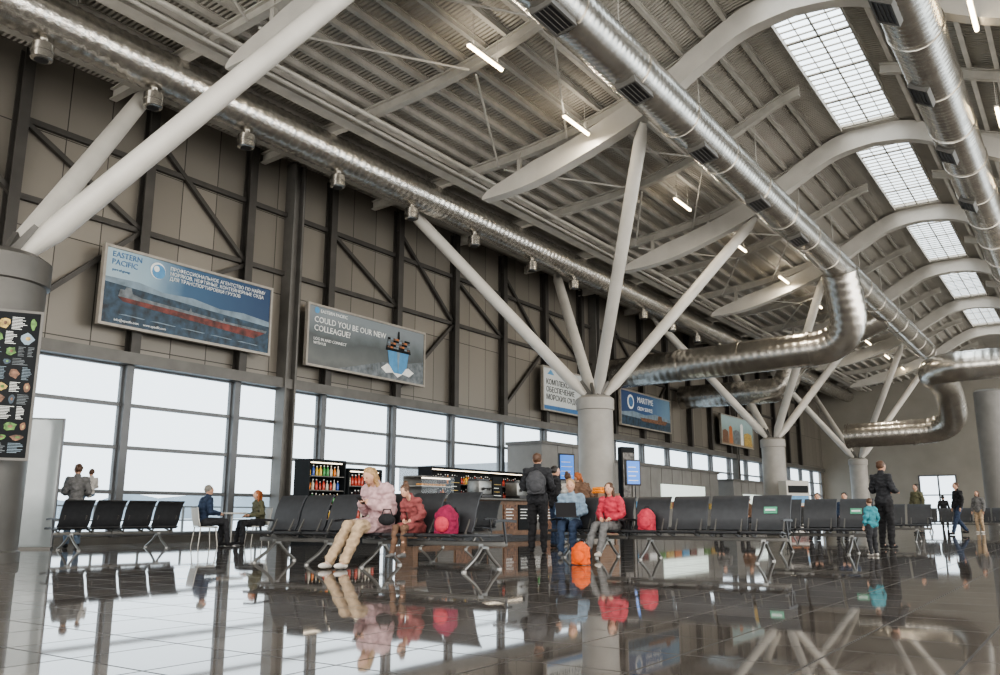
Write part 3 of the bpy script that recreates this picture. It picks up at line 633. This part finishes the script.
person('girl in a red patterned dress seated beside the woman in the pale coat',-7.6,8.98,PI,'sit',1.25,c_floral,c_brn,h_br,'bun',c_grey,'lap','down',.22,.45,.012,z=.135,skirt=True)
person('seated fair haired woman in a light blue top with an open laptop on her knees',-7.44,12.9,PI+.35,'sit',1.66,c_lblue,c_navy,h_bl,'pony',c_grey,'bent','down',.05,.12,.012,z=.02)
person('seated girl in a coral red top with long brown hair',-6.7,12.92,PI+.05,'sit',1.54,c_red,c_grey,h_br,'long',c_wht,'lap','out',.06,.15,.012,z=.035)
def st(px,py,label,rz,**k):
    x,y=floorpt(px,py); return person(label,x,y,rz,**k)
st(538,553,'standing man in black clothes with a dark backpack, left of the strut column',.45,H=1.84,top=c_dk,bottom=c_black,hair=h_br,style='short',shoe=c_black,arms='bent',bulk=.015)
st(556,548,'standing dark haired man in black, second of the group left of the strut column',-.6,H=1.74,top=c_black,bottom=c_navy,hair=h_bk,shoe=c_black,arms='back')
st(569,544,'standing woman in a pale top between the dark haired man and the red haired woman',.2,H=1.72,top=c_wht,bottom=c_den,hair=h_br,style='bun',shoe=c_wht,arms='bent')
st(586,545,'standing woman with red hair leaning forward by the strut column',1.2,H=1.72,top=c_brn,bottom=c_dk,hair=h_rd,style='pony',shoe=c_wht,arms='bent',lean=.15,nod=.3)
st(888,548.5,'standing man in a dark jacket with his back turned, right of the benches',-.5,H=1.84,top=c_dk,bottom=c_black,hair=h_br,shoe=c_black,arms='bent')
st(874,556,'small child in a teal top beside the man in the dark jacket',1.0,H=.98,top=c_teal,bottom=c_dk,hair=h_br,shoe=c_wht,arms='down')
st(920,534,'far standing man in an olive jacket and grey trousers',2.6,H=1.85,top=c_olv,bottom=c_grey,hair=h_bk,shoe=c_black,vox=.018)
st(961,535,'far person in black walking near the right edge',2.2,pose='walk',H=1.85,top=c_black,bottom=c_navy,hair=h_br,shoe=c_black,vox=.018)
st(981,533,'far person in a grey top with light trousers at the right edge',2.7,H=1.65,top=c_grey,bottom=c_beige,hair=h_br,style='long',shoe=c_wht,vox=.018)
st(946,529,'distant person in dark clothes before the bright end window',0,H=1.7,top=c_dk,bottom=c_dk,hair=h_bk,shoe=c_black,vox=.02)
xm,ym=-18.2,onX(74,-18.2)
person('man in a grey shirt standing at the window behind the left bench',xm,ym,1.3,H=1.78,top=c_grey,bottom=c_den,hair=h_br,shoe=c_black,arms='bent',vox=.018)
person('small child in a pale top held up beside the man at the left window',-18.45,onX(86,-18.45),1.6,pose='sit',H=1.15,top=c_wht,bottom=c_den,hair=h_br,shoe=c_wht,arms='lap',vox=.018,z=.8)
xt=-16.6
person('seated man in a navy jacket at the small table by the window',xt,onX(206,xt),-.25,'sit',H=1.75,top=c_navy,bottom=c_dk,hair=h_gy,shoe=c_black,arms='bent',lean=.1,vox=.016)
person('seated woman in olive across the small table by the window',xt,onX(258,xt),PI-.3,'sit',H=1.65,top=c_olv,bottom=c_dk,hair=h_rd,style='long',shoe=c_black,arms='bent',lean=.12,vox=.016)
for px,Yb,l,c in ((818,25.5,'distant seated person in black left of the dark jacketed man',c_black),(845,25.5,'distant seated person in navy left of the dark jacketed man',c_navy),(722,30,'distant seated person in grey before the second strut column',c_grey),(748,30,'distant seated person in brown before the second strut column',c_brn)):
    person(l,onY(px,Yb),Yb,PI,'sit',H=1.7,top=c,bottom=c_dk,hair=h_bk,shoe=c_black,arms='lap',vox=.02)
person('barista in a black top standing behind the bar counter',-15.75,onX(408,-15.75),-1.5,H=1.72,top=c_black,bottom=c_black,hair=h_br,style='bun',shoe=c_black,arms='bent',vox=.018)
ph=(i1['wri'][0]+i1['wri'][1])/2+Vector((0,.1,.03))
bm=NB(); box(bm,-.038,.038,-.006,.006,-.075,.075); bev(bm,.004); o=tag(obj('smartphone',bm,BLACK),'dark smartphone held by the woman in the pale coat','phone'); o.location=(-8.2-ph.x,8.92-ph.y,ph.z); o.rotation_euler=(.9,0,0)
t=thing('laptop','open dark laptop on the knees of the fair haired woman','laptop',(-7.31,12.56,.65),PI+.35)
bm=NB(); box(bm,-.17,.17,-.12,.12,0,.018); bev(bm,.004); obj('base',bm,BLACK,t)
bm=NB(); beam(bm,(0,.12,.015),(0,.19,.24),.34,.012); obj('lid',bm,BLACK,t)
def backpack(label,x,y,z,rz,c,s=1.0,c2=None):
    t=thing('backpack',label,'backpack',(x,y,z),rz); c2=c2 or c
    bm=NB(); ball(bm,(0,0,.2*s),(.17*s,.12*s,.2*s),16,12); box(bm,-.14*s,.14*s,-.09*s,.09*s,.012,.3*s); obj('bag',remesh(bm,.012,3,.012),c,t,ang=3)
    bm=NB(); ball(bm,(0,.1*s,.14*s),(.12*s,.06*s,.11*s),12,8); obj('front_pocket',remesh(bm,.01,2,.008),c2,t,ang=3)
    for sx in (-1,1):
        bm=NB(); sweep(bm,[(sx*.07*s,-.09*s,.36*s),(sx*.09*s,-.15*s,.28*s),(sx*.1*s,-.15*s,.14*s),(sx*.09*s,-.1*s,.05*s)],.016*s,8); obj('shoulder_strap',bm,c_dk,t)
    bm=NB(); sweep(bm,[(-.05*s,-.03*s,.385*s),(-.03*s,-.03*s,.43*s),(.03*s,-.03*s,.43*s),(.05*s,-.03*s,.385*s)],.01*s,8); obj('top_handle',bm,c_dk,t)
    return t
backpack('magenta backpack lying on the bench right of the girl',-7.02,8.93,.435,PI,c_mag,.95,c_red)
backpack('red backpack on the bench right of the seated girl in red',-6.06,12.95,.435,PI,c_red,.9)
x,y=floorpt(581,565); backpack('orange bag on the floor in front of the woman with the laptop',x,y,0,PI,c_or,.8,c_or)
x,y=floorpt(538,553); a=.45; backpack('dark grey backpack worn by the tall standing man left of the strut column',x+math.sin(a)*.27,y-math.cos(a)*.27,1.06,a+PI,mat('cloth_slate',(.05,.052,.058),.8,0,.25,14),1.1)
t=thing('handbag','small black handbag by the lap of the seated girl','handbag',(-7.78,8.62,.56),.2)
bm=NB(); ball(bm,(0,0,.07),(.13,.07,.08),14,10); obj('bag',remesh(bm,.01),c_black,t,ang=3)
bm=NB(); sweep(bm,[(-.09,0,.1),(-.05,0,.2),(.05,0,.2),(.09,0,.1)],.008,6); obj('strap',bm,c_black,t)
# ------------------------------------------------------------------ small table and white chairs at the window
tb=thing('cafe_table','small round pale table between the two people by the window','table',(xt,onX(232,xt),0))
bm=NB(); lathe(bm,[(.32,.71),(.34,.72),(.34,.74),(.32,.75)],(0,0,0),24); obj('tabletop',bm,PALE,tb)
bm=NB(); lathe(bm,[(.03,.02),(.03,.71)],(0,0,0),12); obj('pole',bm,CHROME,tb)
bm=NB(); lathe(bm,[(.22,0),(.22,.015),(.04,.03)],(0,0,0),20); obj('base',bm,CHROME,tb)
def cafechair(label,x,y,rz):
    t=thing('cafe_chair',label,'chair',(x,y,0),rz)
    bm=NB(); ribbon(bm,[(.22,.42),(.18,.445),(0,.435),(-.2,.44)],.02,-.2,.2); obj('seat',bm,PALE,t)
    bm=NB(); ribbon(bm,[(-.2,.45),(-.24,.6),(-.28,.85)],-.02,-.19,.19); obj('backrest',bm,PALE,t)
    for sx in (-1,1):
        for sy in (-1,1):
            bm=NB(); tube(bm,(sx*.17,sy*.17,.43),(sx*.21,sy*.22,0),.014,.011,8); obj('leg',bm,PALE,t)
cafechair('white cafe chair under the man in the navy jacket',xt,onX(206,xt),-.25)
cafechair('white cafe chair under the woman across the small table',xt,onX(258,xt),PI-.3)
# ------------------------------------------------------------------ poster, stand and panel at left
d=Vector((.86,-.51,0)); s=Vector((.51,.86,0)); c=Vector((PX,PC[0],0))+d*.8+s*.12
t=thing('wall_poster','dark menu poster fixed on the column at the left edge','poster',(c.x,c.y,1.5),math.atan2(s.y,s.x))
bm=NB(); box(bm,-.66,.62,.0,.06,0,2.15); bev(bm,.006); obj('board',bm,P_DK,t)
bm=NB(); box(bm,-.7,.66,.01,.05,-.04,0); box(bm,-.7,.66,.01,.05,2.15,2.19); box(bm,-.7,-.66,.01,.05,0,2.15); box(bm,.62,.66,.01,.05,0,2.15); obj('frame',bm,MSTEEL,t)
random.seed(11)
def fr(bm,x0,x1,z0,z1): poly(bm,[(x0,-.004,z0),(x1,-.004,z0),(x1,-.004,z1),(x0,-.004,z1)])
zz=.06
while zz<2.0:
    hh=random.choice((.11,.16,.2)); xx=-.63
    while xx<.5:
        ww=min(random.choice((.11,.16,.22)),.59-xx)
        if random.random()<.45:
            bm=NB(); z_=zz+.01
            while z_<zz+hh-.01: fr(bm,xx,xx+ww*(.5+.45*random.random()),z_,z_+.008); z_+=.022
            obj('printed_text_lines',bm,random.choice((P_GR,P_HAZE,P_WH)),t)
        else:
            bm=NB(); n_=11; a0=random.random()*6
            bm.faces.new([bm.verts.new((xx+ww/2+ww*.5*math.cos(a0+a*2*PI/n_)*(.6+.4*random.random()),-.005,zz+hh/2+hh*.5*math.sin(a0+a*2*PI/n_)*(.6+.4*random.random()))) for a in range(n_)])
            obj('printed_dish',bm,random.choice((P_BR,P_GN,P_BR,P_GN,P_YE,P_BR,P_SEA,P_HAZE)),t)
            bm=NB(); ball(bm,(xx+ww*.55,-.004,zz+hh*.5),(ww*.18,.003,hh*.16),8,5); obj('printed_garnish',bm,random.choice((P_GN,P_YE,P_OR,P_BR)),t)
        xx+=ww+.015
    zz+=hh+.02
x,y=floorpt(4,557)
t=thing('leaflet_stand','pale leaflet stand at the foot of the left column','stand',(x,y,0),math.atan2(s.y,s.x))
bm=NB(); box(bm,-.15,.15,-.15,.15,0,.03); bev(bm,.01); obj('base',bm,MSTEEL,t)
bm=NB(); box(bm,-.08,.08,-.05,.05,.03,1.3); obj('pole',bm,MSTEEL,t)
bm=NB(); beam(bm,(0,-.06,1.25),(0,.0,1.75),.26,.03); p=obj('rack',bm,PALE,t)
for k in range(3):
    bm=NB(); box(bm,-.11,.11,-.12,-.08,1.26+k*.15,1.36+k*.15); obj('pocket',bm,PALE,p)
Yp=onX(38,-18.2)
t=thing('partition_panel','tall pale free standing partition panel left of the window bench','panel',(-18.2,Yp,0),math.radians(50))
bm=NB(); box(bm,-.3,.3,-.04,.04,.04,2.68); bev(bm,.01); obj('board',bm,mat('panel_face',(.27,.3,.31),.15,.2,.08,2),t)
bm=NB(); box(bm,-.33,-.3,-.05,.05,0,2.71); box(bm,.3,.33,-.05,.05,0,2.71); box(bm,-.3,.3,-.05,.05,2.68,2.71); obj('frame',bm,ALU,t)
bm=NB(); box(bm,-.33,.33,-.15,.15,0,.04); obj('base',bm,MSTEEL,t)
# ------------------------------------------------------------------ shops
bcols=[(.4,.05,.03),(.05,.25,.07),(.6,.4,.06),(.05,.1,.35),(.5,.45,.37),(.05,.03,.03),(.6,.18,.03)]
def bottle(label,x,y,z,h,c,grp):
    t=thing('bottle',label,'bottle',(x,y,z),0,grp); r=h*.15
    bm=NB(); lathe(bm,[(r*.9,0),(r,.01),(r,h*.6),(r*.4,h*.75),(r*.35,h*.93)],(0,0,0),10); obj('glass_body',bm,mat('bottle_%d'%c,bcols[c],.15),t)
    bm=NB(); lathe(bm,[(r*.42,h*.9),(r*.42,h)],(0,0,0),8); obj('cap',bm,P_WH,t)
def shelfunit(label,X,y0,y1,H,bh,grp,glab,zs,cols,em=4):
    t=thing('display_shelf',label,'shelf',(X,(y0+y1)/2,0))
    bm=NB(); box(bm,X-.5,X-.46,y0,y1,0,H); box(bm,X-.46,X,y0,y0+.04,0,H); box(bm,X-.46,X,y1-.04,y1,0,H); box(bm,X-.46,X,y0+.04,y1-.04,0,.3); obj('cabinet',bm,P_DK,t,world=True)
    bm=NB(); box(bm,X-.46,X+.03,y0+.04,y1-.04,H-.06,H); obj('header',bm,P_DK,t,world=True)
    bm=NB(); box(bm,X-.06,X-.03,y0+.1,y1-.1,H-.09,H-.065); obj('shelf_fill_strip',bm,mat('shelf_fill_strip',(1,.85,.65),.5,emit=em,var=0),t,world=True)  # glowing strip added to brighten the goods on the shelves
    for z in zs: bm=NB(); box(bm,X-.46,X-.01,y0+.04,y1-.04,z-.025,z); obj('shelf_board',bm,MSTEEL,t,world=True)
    for z in zs:
        n=int((y1-y0-.15)/.115)
        for i in range(n): bottle(glab,X-.1,y0+.11+i*.115,z,bh*random.choice((.8,1,1,.9)),cols[random.randrange(len(cols))],grp)
shelfunit('dark display shelf full of colourful bottles, left of the bar',-15,13.9,15.1,1.98,.25,'bottles in the left display shelf','small coloured bottle standing in the left display shelf',[.6,.95,1.27,1.6],[0,1,2,3,4,6])
shelfunit('dark wine shelf between the colourful shelf and the bar',-15,15.2,16.4,1.82,.3,'bottles in the wine shelf','wine bottle standing in the shelf beside the bar',[.6,1.0,1.4],[5,0,5,4])
shelfunit('long back bar shelf stocked with jars and bottles behind the coffee machines',-16.0,19.6,24.6,2.1,.28,'bottles on the back bar','bottle standing on the shelf behind the coffee machines',[1.2,1.62],[2,5,6,0,5])
t=thing('bar_counter','long dark wood bar counter left of the strut column','counter',(-14.7,20.8,0))
bm=NB(); box(bm,-15.2,-14.6,17.2,24.4,.1,1.12); obj('body',bm,WOOD,t,world=True)
bm=NB(); box(bm,-15.3,-14.45,17.1,24.5,1.12,1.18); bev(bm,.01); obj('worktop',bm,MSTEEL,t,world=True)
bm=NB(); box(bm,-15.15,-14.68,17.3,24.3,0,.1); obj('plinth',bm,BLACK,t,world=True)
for k in range(9):
    y=17.4+k*.78; bm=NB(); box(bm,-14.6,-14.57,y,y+.68,.25,1.0); f=obj('front_panel',bm,[P_DK,MSTEEL,P_BR][k%3],t,world=True)
    if k>4:
        bm=NB()
        for j in range(4): box(bm,-14.57,-14.565,y+.1,y+.5-.08*(j%2),.85-j*.09,.88-j*.09)
        obj('printed_line',bm,P_WH,f,world=True)
t=thing('glass_showcase','lit glass pastry showcase on the bar counter','showcase',(-14.9,18.2,1.18))
bm=NB(); box(bm,-.35,.3,-.7,.7,0,.05); box(bm,-.35,.3,-.7,.7,.5,.54); box(bm,-.35,-.32,-.7,.7,.05,.5); obj('case',bm,MSTEEL,t)
bm=NB(); box(bm,-.3,.25,-.66,.66,.26,.28); obj('shelf_board',bm,PALE,t)
bm=NB(); box(bm,.2,.23,-.6,.6,.47,.495); obj('case_lamp',bm,mat('shelf_fill_strip',(1,.85,.65),.5),t)
bm=NB(); poly(bm,[(.29,-.7,.05),(.29,.7,.05),(.29,.7,.5),(.29,-.7,.5)]); obj('glass',bm,GLASS,t)
for k in range(8):
    bm=NB(); ball(bm,(0,0,.035),(.07,.06,.035),10,6); o=tag(obj('pastry',bm,mat('bread',(.45,.22,.07),.6)),'golden pastry inside the glass showcase on the bar','pastry','pastries in the glass showcase'); o.location=(-14.85,17.65+k*.155,1.46)
def machine(label,y):
    t=thing('coffee_machine',label,'coffee machine',(-14.95,y,1.18))
    bm=NB(); box(bm,-.25,.2,-.32,.32,.1,.5); bev(bm,.02); obj('body',bm,CHROME,t)
    bm=NB(); box(bm,-.25,.28,-.3,.3,0,.1); bev(bm,.01); obj('drip_tray',bm,BLACK,t)
    bm=NB(); box(bm,-.22,.1,-.3,.3,.5,.56); obj('cup_rail',bm,BLACK,t)
    for s_ in (-.15,.15):
        bm=NB(); tube(bm,(.24,s_,.3),(.24,s_,.22),.035,.03,10); tube(bm,(.25,s_,.28),(.4,s_,.27),.014,.014,8); obj('brew_handle',bm,BLACK,t)
machine('steel coffee machine on the bar, left one',20.6); machine('steel coffee machine on the bar, right one beside the strut column',22.6)
for k in range(8):
    bm=NB(); lathe(bm,[(.03,0),(.042,.1),(.044,.1),(.042,.105)],(0,0,0),10); o=tag(obj('paper_cup',bm,[P_WH,P_OR][k%2]),'%s paper cup in the line of cups on the bar counter'%['white','orange'][k%2],'cup','%s paper cups on the bar'%['white','orange'][k%2]); o.location=(-14.6,19.2+k*.12,1.18)
for k in range(9): bottle('syrup bottle standing on the right half of the bar counter',-14.62,23.3+k*.12,1.18,.3,random.randrange(6),'syrup bottles on the bar')
def menub(label,y,h,w):
    t=thing('menu_board',label,'menu board',(-15.05,y,1.18))
    bm=NB(); box(bm,-.03,.03,-w/2,w/2,.0,h); obj('board',bm,P_DK,t)
    for k in range(int(h/.12)-1): bm=NB(); box(bm,.031,.035,-w/2+.06,w/2-.07-.06*(k%3),.08+k*.11,.1+k*.11); obj('printed_line',bm,[P_WH,P_YE][k%2],t)
menub('dark menu board standing at the right end of the bar counter',23.9,.8,.7)
menub('small dark menu board between the two coffee machines',21.6,.65,.5)
menub('small dark menu board just right of the glass showcase',19.5,.6,.5)
def kiosk(label,x0,x1,y0,y1,h,lit=None,goods=False):
    t=thing('kiosk_booth',label,'kiosk',((x0+x1)/2,(y0+y1)/2,0))
    bm=NB(); box(bm,x0,x1,y0,y1,0,h); obj('walls',bm,BOXG,t,world=True)
    bm=NB(); box(bm,x0-.05,x1+.08,y0-.08,y1+.08,h,h+.12); obj('roof_edge',bm,MSTEEL,t,world=True)
    bm=NB(); box(bm,x1,x1+.03,y0,y1,0,.15); obj('plinth',bm,BLACK,t,world=True)
    n=int((y1-y0)/1.2)
    for i in range(1,n): bm=NB(); yy=y0+(y1-y0)*i/n; box(bm,x1,x1+.012,yy-.012,yy+.012,.15,h); obj('joint_strip',bm,MSTEEL,t,world=True)
    if lit:
        bm=NB(); box(bm,x1,x1+.05,lit[0],lit[1],lit[2],lit[3]); obj('light_panel',bm,mat('lit_sign',(.7,.8,.75),.5,emit=.8),t,world=True)
    if goods:
        for k in range(12):
            bm=NB(); yy=y0+.4+k*.95; box(bm,x1,x1+.06,yy,yy+.75,1.0,1.3); obj('poster_strip',bm,[P_OR,P_LB,P_RED,P_WH,P_GN,P_YE][k%6],t,world=True)
    return t
kiosk('grey booth against the windows left of the strut column beside the bar',-19,-17.4,28.0,31.6,3.4)
kiosk('long grey booth with a pale lit panel behind the seated people',-19,-17,33.2,45.6,2.9,(38,43.5,1.35,2.15),True)
kiosk('low grey booth far down the window wall',-19,-17,48,54.5,2.6,(49.5,53.5,1.3,1.9))
def screen(label,x,y,zb,w,h,rz=0):
    t=thing('info_screen',label,'screen',(x,y,0),rz)
    bm=NB(); box(bm,-.04,.04,-.04,.04,.03,zb); obj('pole',bm,MSTEEL,t)
    bm=NB(); box(bm,-.2,.2,-.2,.2,0,.03); obj('base',bm,MSTEEL,t)
    bm=NB(); box(bm,-.04,.04,-w/2,w/2,zb,zb+h); bev(bm,.01); obj('casing',bm,BLACK,t)
    bm=NB(); box(bm,.041,.046,-w/2+.05,w/2-.05,zb+.05,zb+h-.05); obj('display',bm,mat('blue_display',(.03,.13,.42),.4,emit=1.6),t)
    for k in range(4): bm=NB(); box(bm,.047,.05,-w/2+.1,w/2-.12-.08*(k%2),zb+.15+k*h*.17,zb+.18+k*h*.17); obj('display_text',bm,P_WH,t)
screen('upright screen glowing blue, left of the strut column',-15.5,onX(567,-15.5),1.9,.7,.95,-.4)
screen('upright screen glowing blue, right of the strut column',-12.6,onX(634,-12.6),1.65,.6,.85,-.5)
t=thing('advert_totem','tall dark advertising totem just right of the strut column','totem',(-13.25,26.85,0),-.5)
bm=NB(); box(bm,-.12,.12,-.28,.28,0,3.0); bev(bm,.02); obj('casing',bm,P_DK,t)
bm=NB(); box(bm,.121,.128,-.23,.23,1.2,2.8); obj('poster',bm,mat('print_mixed',(.08,.075,.07),.4,0,.9,7),t)
fx,fy=floorpt(600,541)
t=thing('fruit_stand','wooden stand heaped with oranges in front of the strut column','stand',(fx,fy,0),-.5)
bm=NB(); box(bm,-.45,.45,-.3,.3,.1,1.15); obj('body',bm,WOOD,t)
bm=NB(); box(bm,-.5,.5,-.35,.35,1.15,1.19); box(bm,-.5,.5,-.35,-.32,1.19,1.27); box(bm,-.5,.5,.32,.35,1.19,1.27); box(bm,-.5,-.47,-.32,.32,1.19,1.27); box(bm,.47,.5,-.32,.32,1.19,1.27); obj('tray',bm,WOOD,t)
for a_ in (-.4,.4):
    for b_ in (-.25,.25): bm=NB(); box(bm,a_-.03,a_+.03,b_-.03,b_+.03,0,.1); obj('foot',bm,WOOD,t)
OR=mat('orange_peel',(.8,.28,.03),.5,0,.1,30)
R2=Matrix.Rotation(-.5,3,'Z')
for lv,(nx,ny) in enumerate(((8,5),(6,3),(4,2))):
    for i in range(nx):
        for j in range(ny):
            p=R2@Vector(((i-(nx-1)/2)*.105,(j-(ny-1)/2)*.105,0))
            bm=NB(); ball(bm,(0,0,0),.05,10,7); o=tag(obj('orange',bm,OR),'orange in the heap on the wooden stand','orange','oranges on the wooden stand'); o.location=(fx+p.x,fy+p.y,1.24+lv*.08)
t=thing('retail_display','pale display kiosk with coloured goods beside the second strut column','display',(-12.6,44.4,0),-.6)
bm=NB(); box(bm,-.3,.3,-.7,.7,0,2.4); obj('cabinet',bm,PALE,t)
for k in range(4): bm=NB(); box(bm,.3,.34,-.6,.6,.3+k*.5,.65+k*.5); obj('goods_panel',bm,[P_RED,P_OR,P_LB,P_DK][k],t)
t=thing('boarding_bridge','grey boarding bridge seen outside through the windows left of the strut column','boarding bridge',(-60,77,0))
bm=NB(); box(bm,-66,-48,75,79,3.4,6.2); obj('tunnel',bm,mat('bridge_grey',(.16,.18,.2),.6),t,world=True)
for x in (-51,-63):
    bm=NB(); box(bm,x-.4,x+.4,76,78,-.4,3.4); obj('support',bm,MSTEEL,t,world=True)
t=thing('apron_fence','low fence on the apron outside the windows','fence',(-26,30,-.4))
for k in range(40): bm=NB(); y=4+k*1.6; box(bm,-26.03,-25.97,y-.03,y+.03,-.4,1.0); obj('post',bm,MSTEEL,t,world=True)
for z in (.1,.5,.95): bm=NB(); box(bm,-26.02,-25.98,4,66.4,z,z+.05); obj('rail',bm,MSTEEL,t,world=True)
# ------------------------------------------------------------------ world, lights, camera
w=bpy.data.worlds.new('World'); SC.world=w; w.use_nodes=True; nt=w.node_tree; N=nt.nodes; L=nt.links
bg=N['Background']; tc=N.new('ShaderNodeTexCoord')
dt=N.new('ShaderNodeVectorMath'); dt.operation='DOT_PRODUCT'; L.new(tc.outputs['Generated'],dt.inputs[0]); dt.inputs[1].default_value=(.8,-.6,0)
rp=N.new('ShaderNodeMapRange'); rp.inputs['From Min'].default_value=-.1; rp.inputs['From Max'].default_value=.55; rp.inputs['To Min'].default_value=2.6; rp.inputs['To Max'].default_value=5.2  # sky made stronger and warmer toward the open side, added fill for the hall
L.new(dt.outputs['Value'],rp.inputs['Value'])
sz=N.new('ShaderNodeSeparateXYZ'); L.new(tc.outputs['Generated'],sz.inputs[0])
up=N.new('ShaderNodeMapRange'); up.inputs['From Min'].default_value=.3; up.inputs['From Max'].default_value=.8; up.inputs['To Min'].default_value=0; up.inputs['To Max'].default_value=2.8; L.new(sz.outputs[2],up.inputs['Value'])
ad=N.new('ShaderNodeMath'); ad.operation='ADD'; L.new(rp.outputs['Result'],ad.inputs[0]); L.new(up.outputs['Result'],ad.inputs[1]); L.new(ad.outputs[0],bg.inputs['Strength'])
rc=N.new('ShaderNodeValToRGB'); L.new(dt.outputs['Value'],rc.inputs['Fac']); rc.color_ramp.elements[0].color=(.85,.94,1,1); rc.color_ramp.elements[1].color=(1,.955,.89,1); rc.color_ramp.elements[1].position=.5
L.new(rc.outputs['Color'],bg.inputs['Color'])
for y in LY[:9]:
    for dz_,rot,e in ((-.08,0,90),(.07,PI,10)):  # the upward light of each pair is added to brighten the roof
        l=bpy.data.lights.new('lamp_light','AREA'); l.shape='RECTANGLE'; l.size=.1; l.size_y=1.4; l.energy=e; l.color=(1,.87,.7)
        o=bpy.data.objects.new('lamp_light',l); COL.objects.link(o); o.location=(-11,y,11.6+dz_); o.rotation_euler=(0,rot,0)
try:
    SC.view_settings.view_transform='AgX'; SC.view_settings.look='AgX - Medium High Contrast'
except Exception as ex: print(ex)
cam=bpy.data.cameras.new('Camera'); cam.lens=30.6; cam.sensor_width=36; cam.clip_end=1000
co=bpy.data.objects.new('Camera',cam); COL.objects.link(co); co.location=(0,0,CH); co.rotation_euler=(PI/2+TH,0,YAW)
SC.camera=co
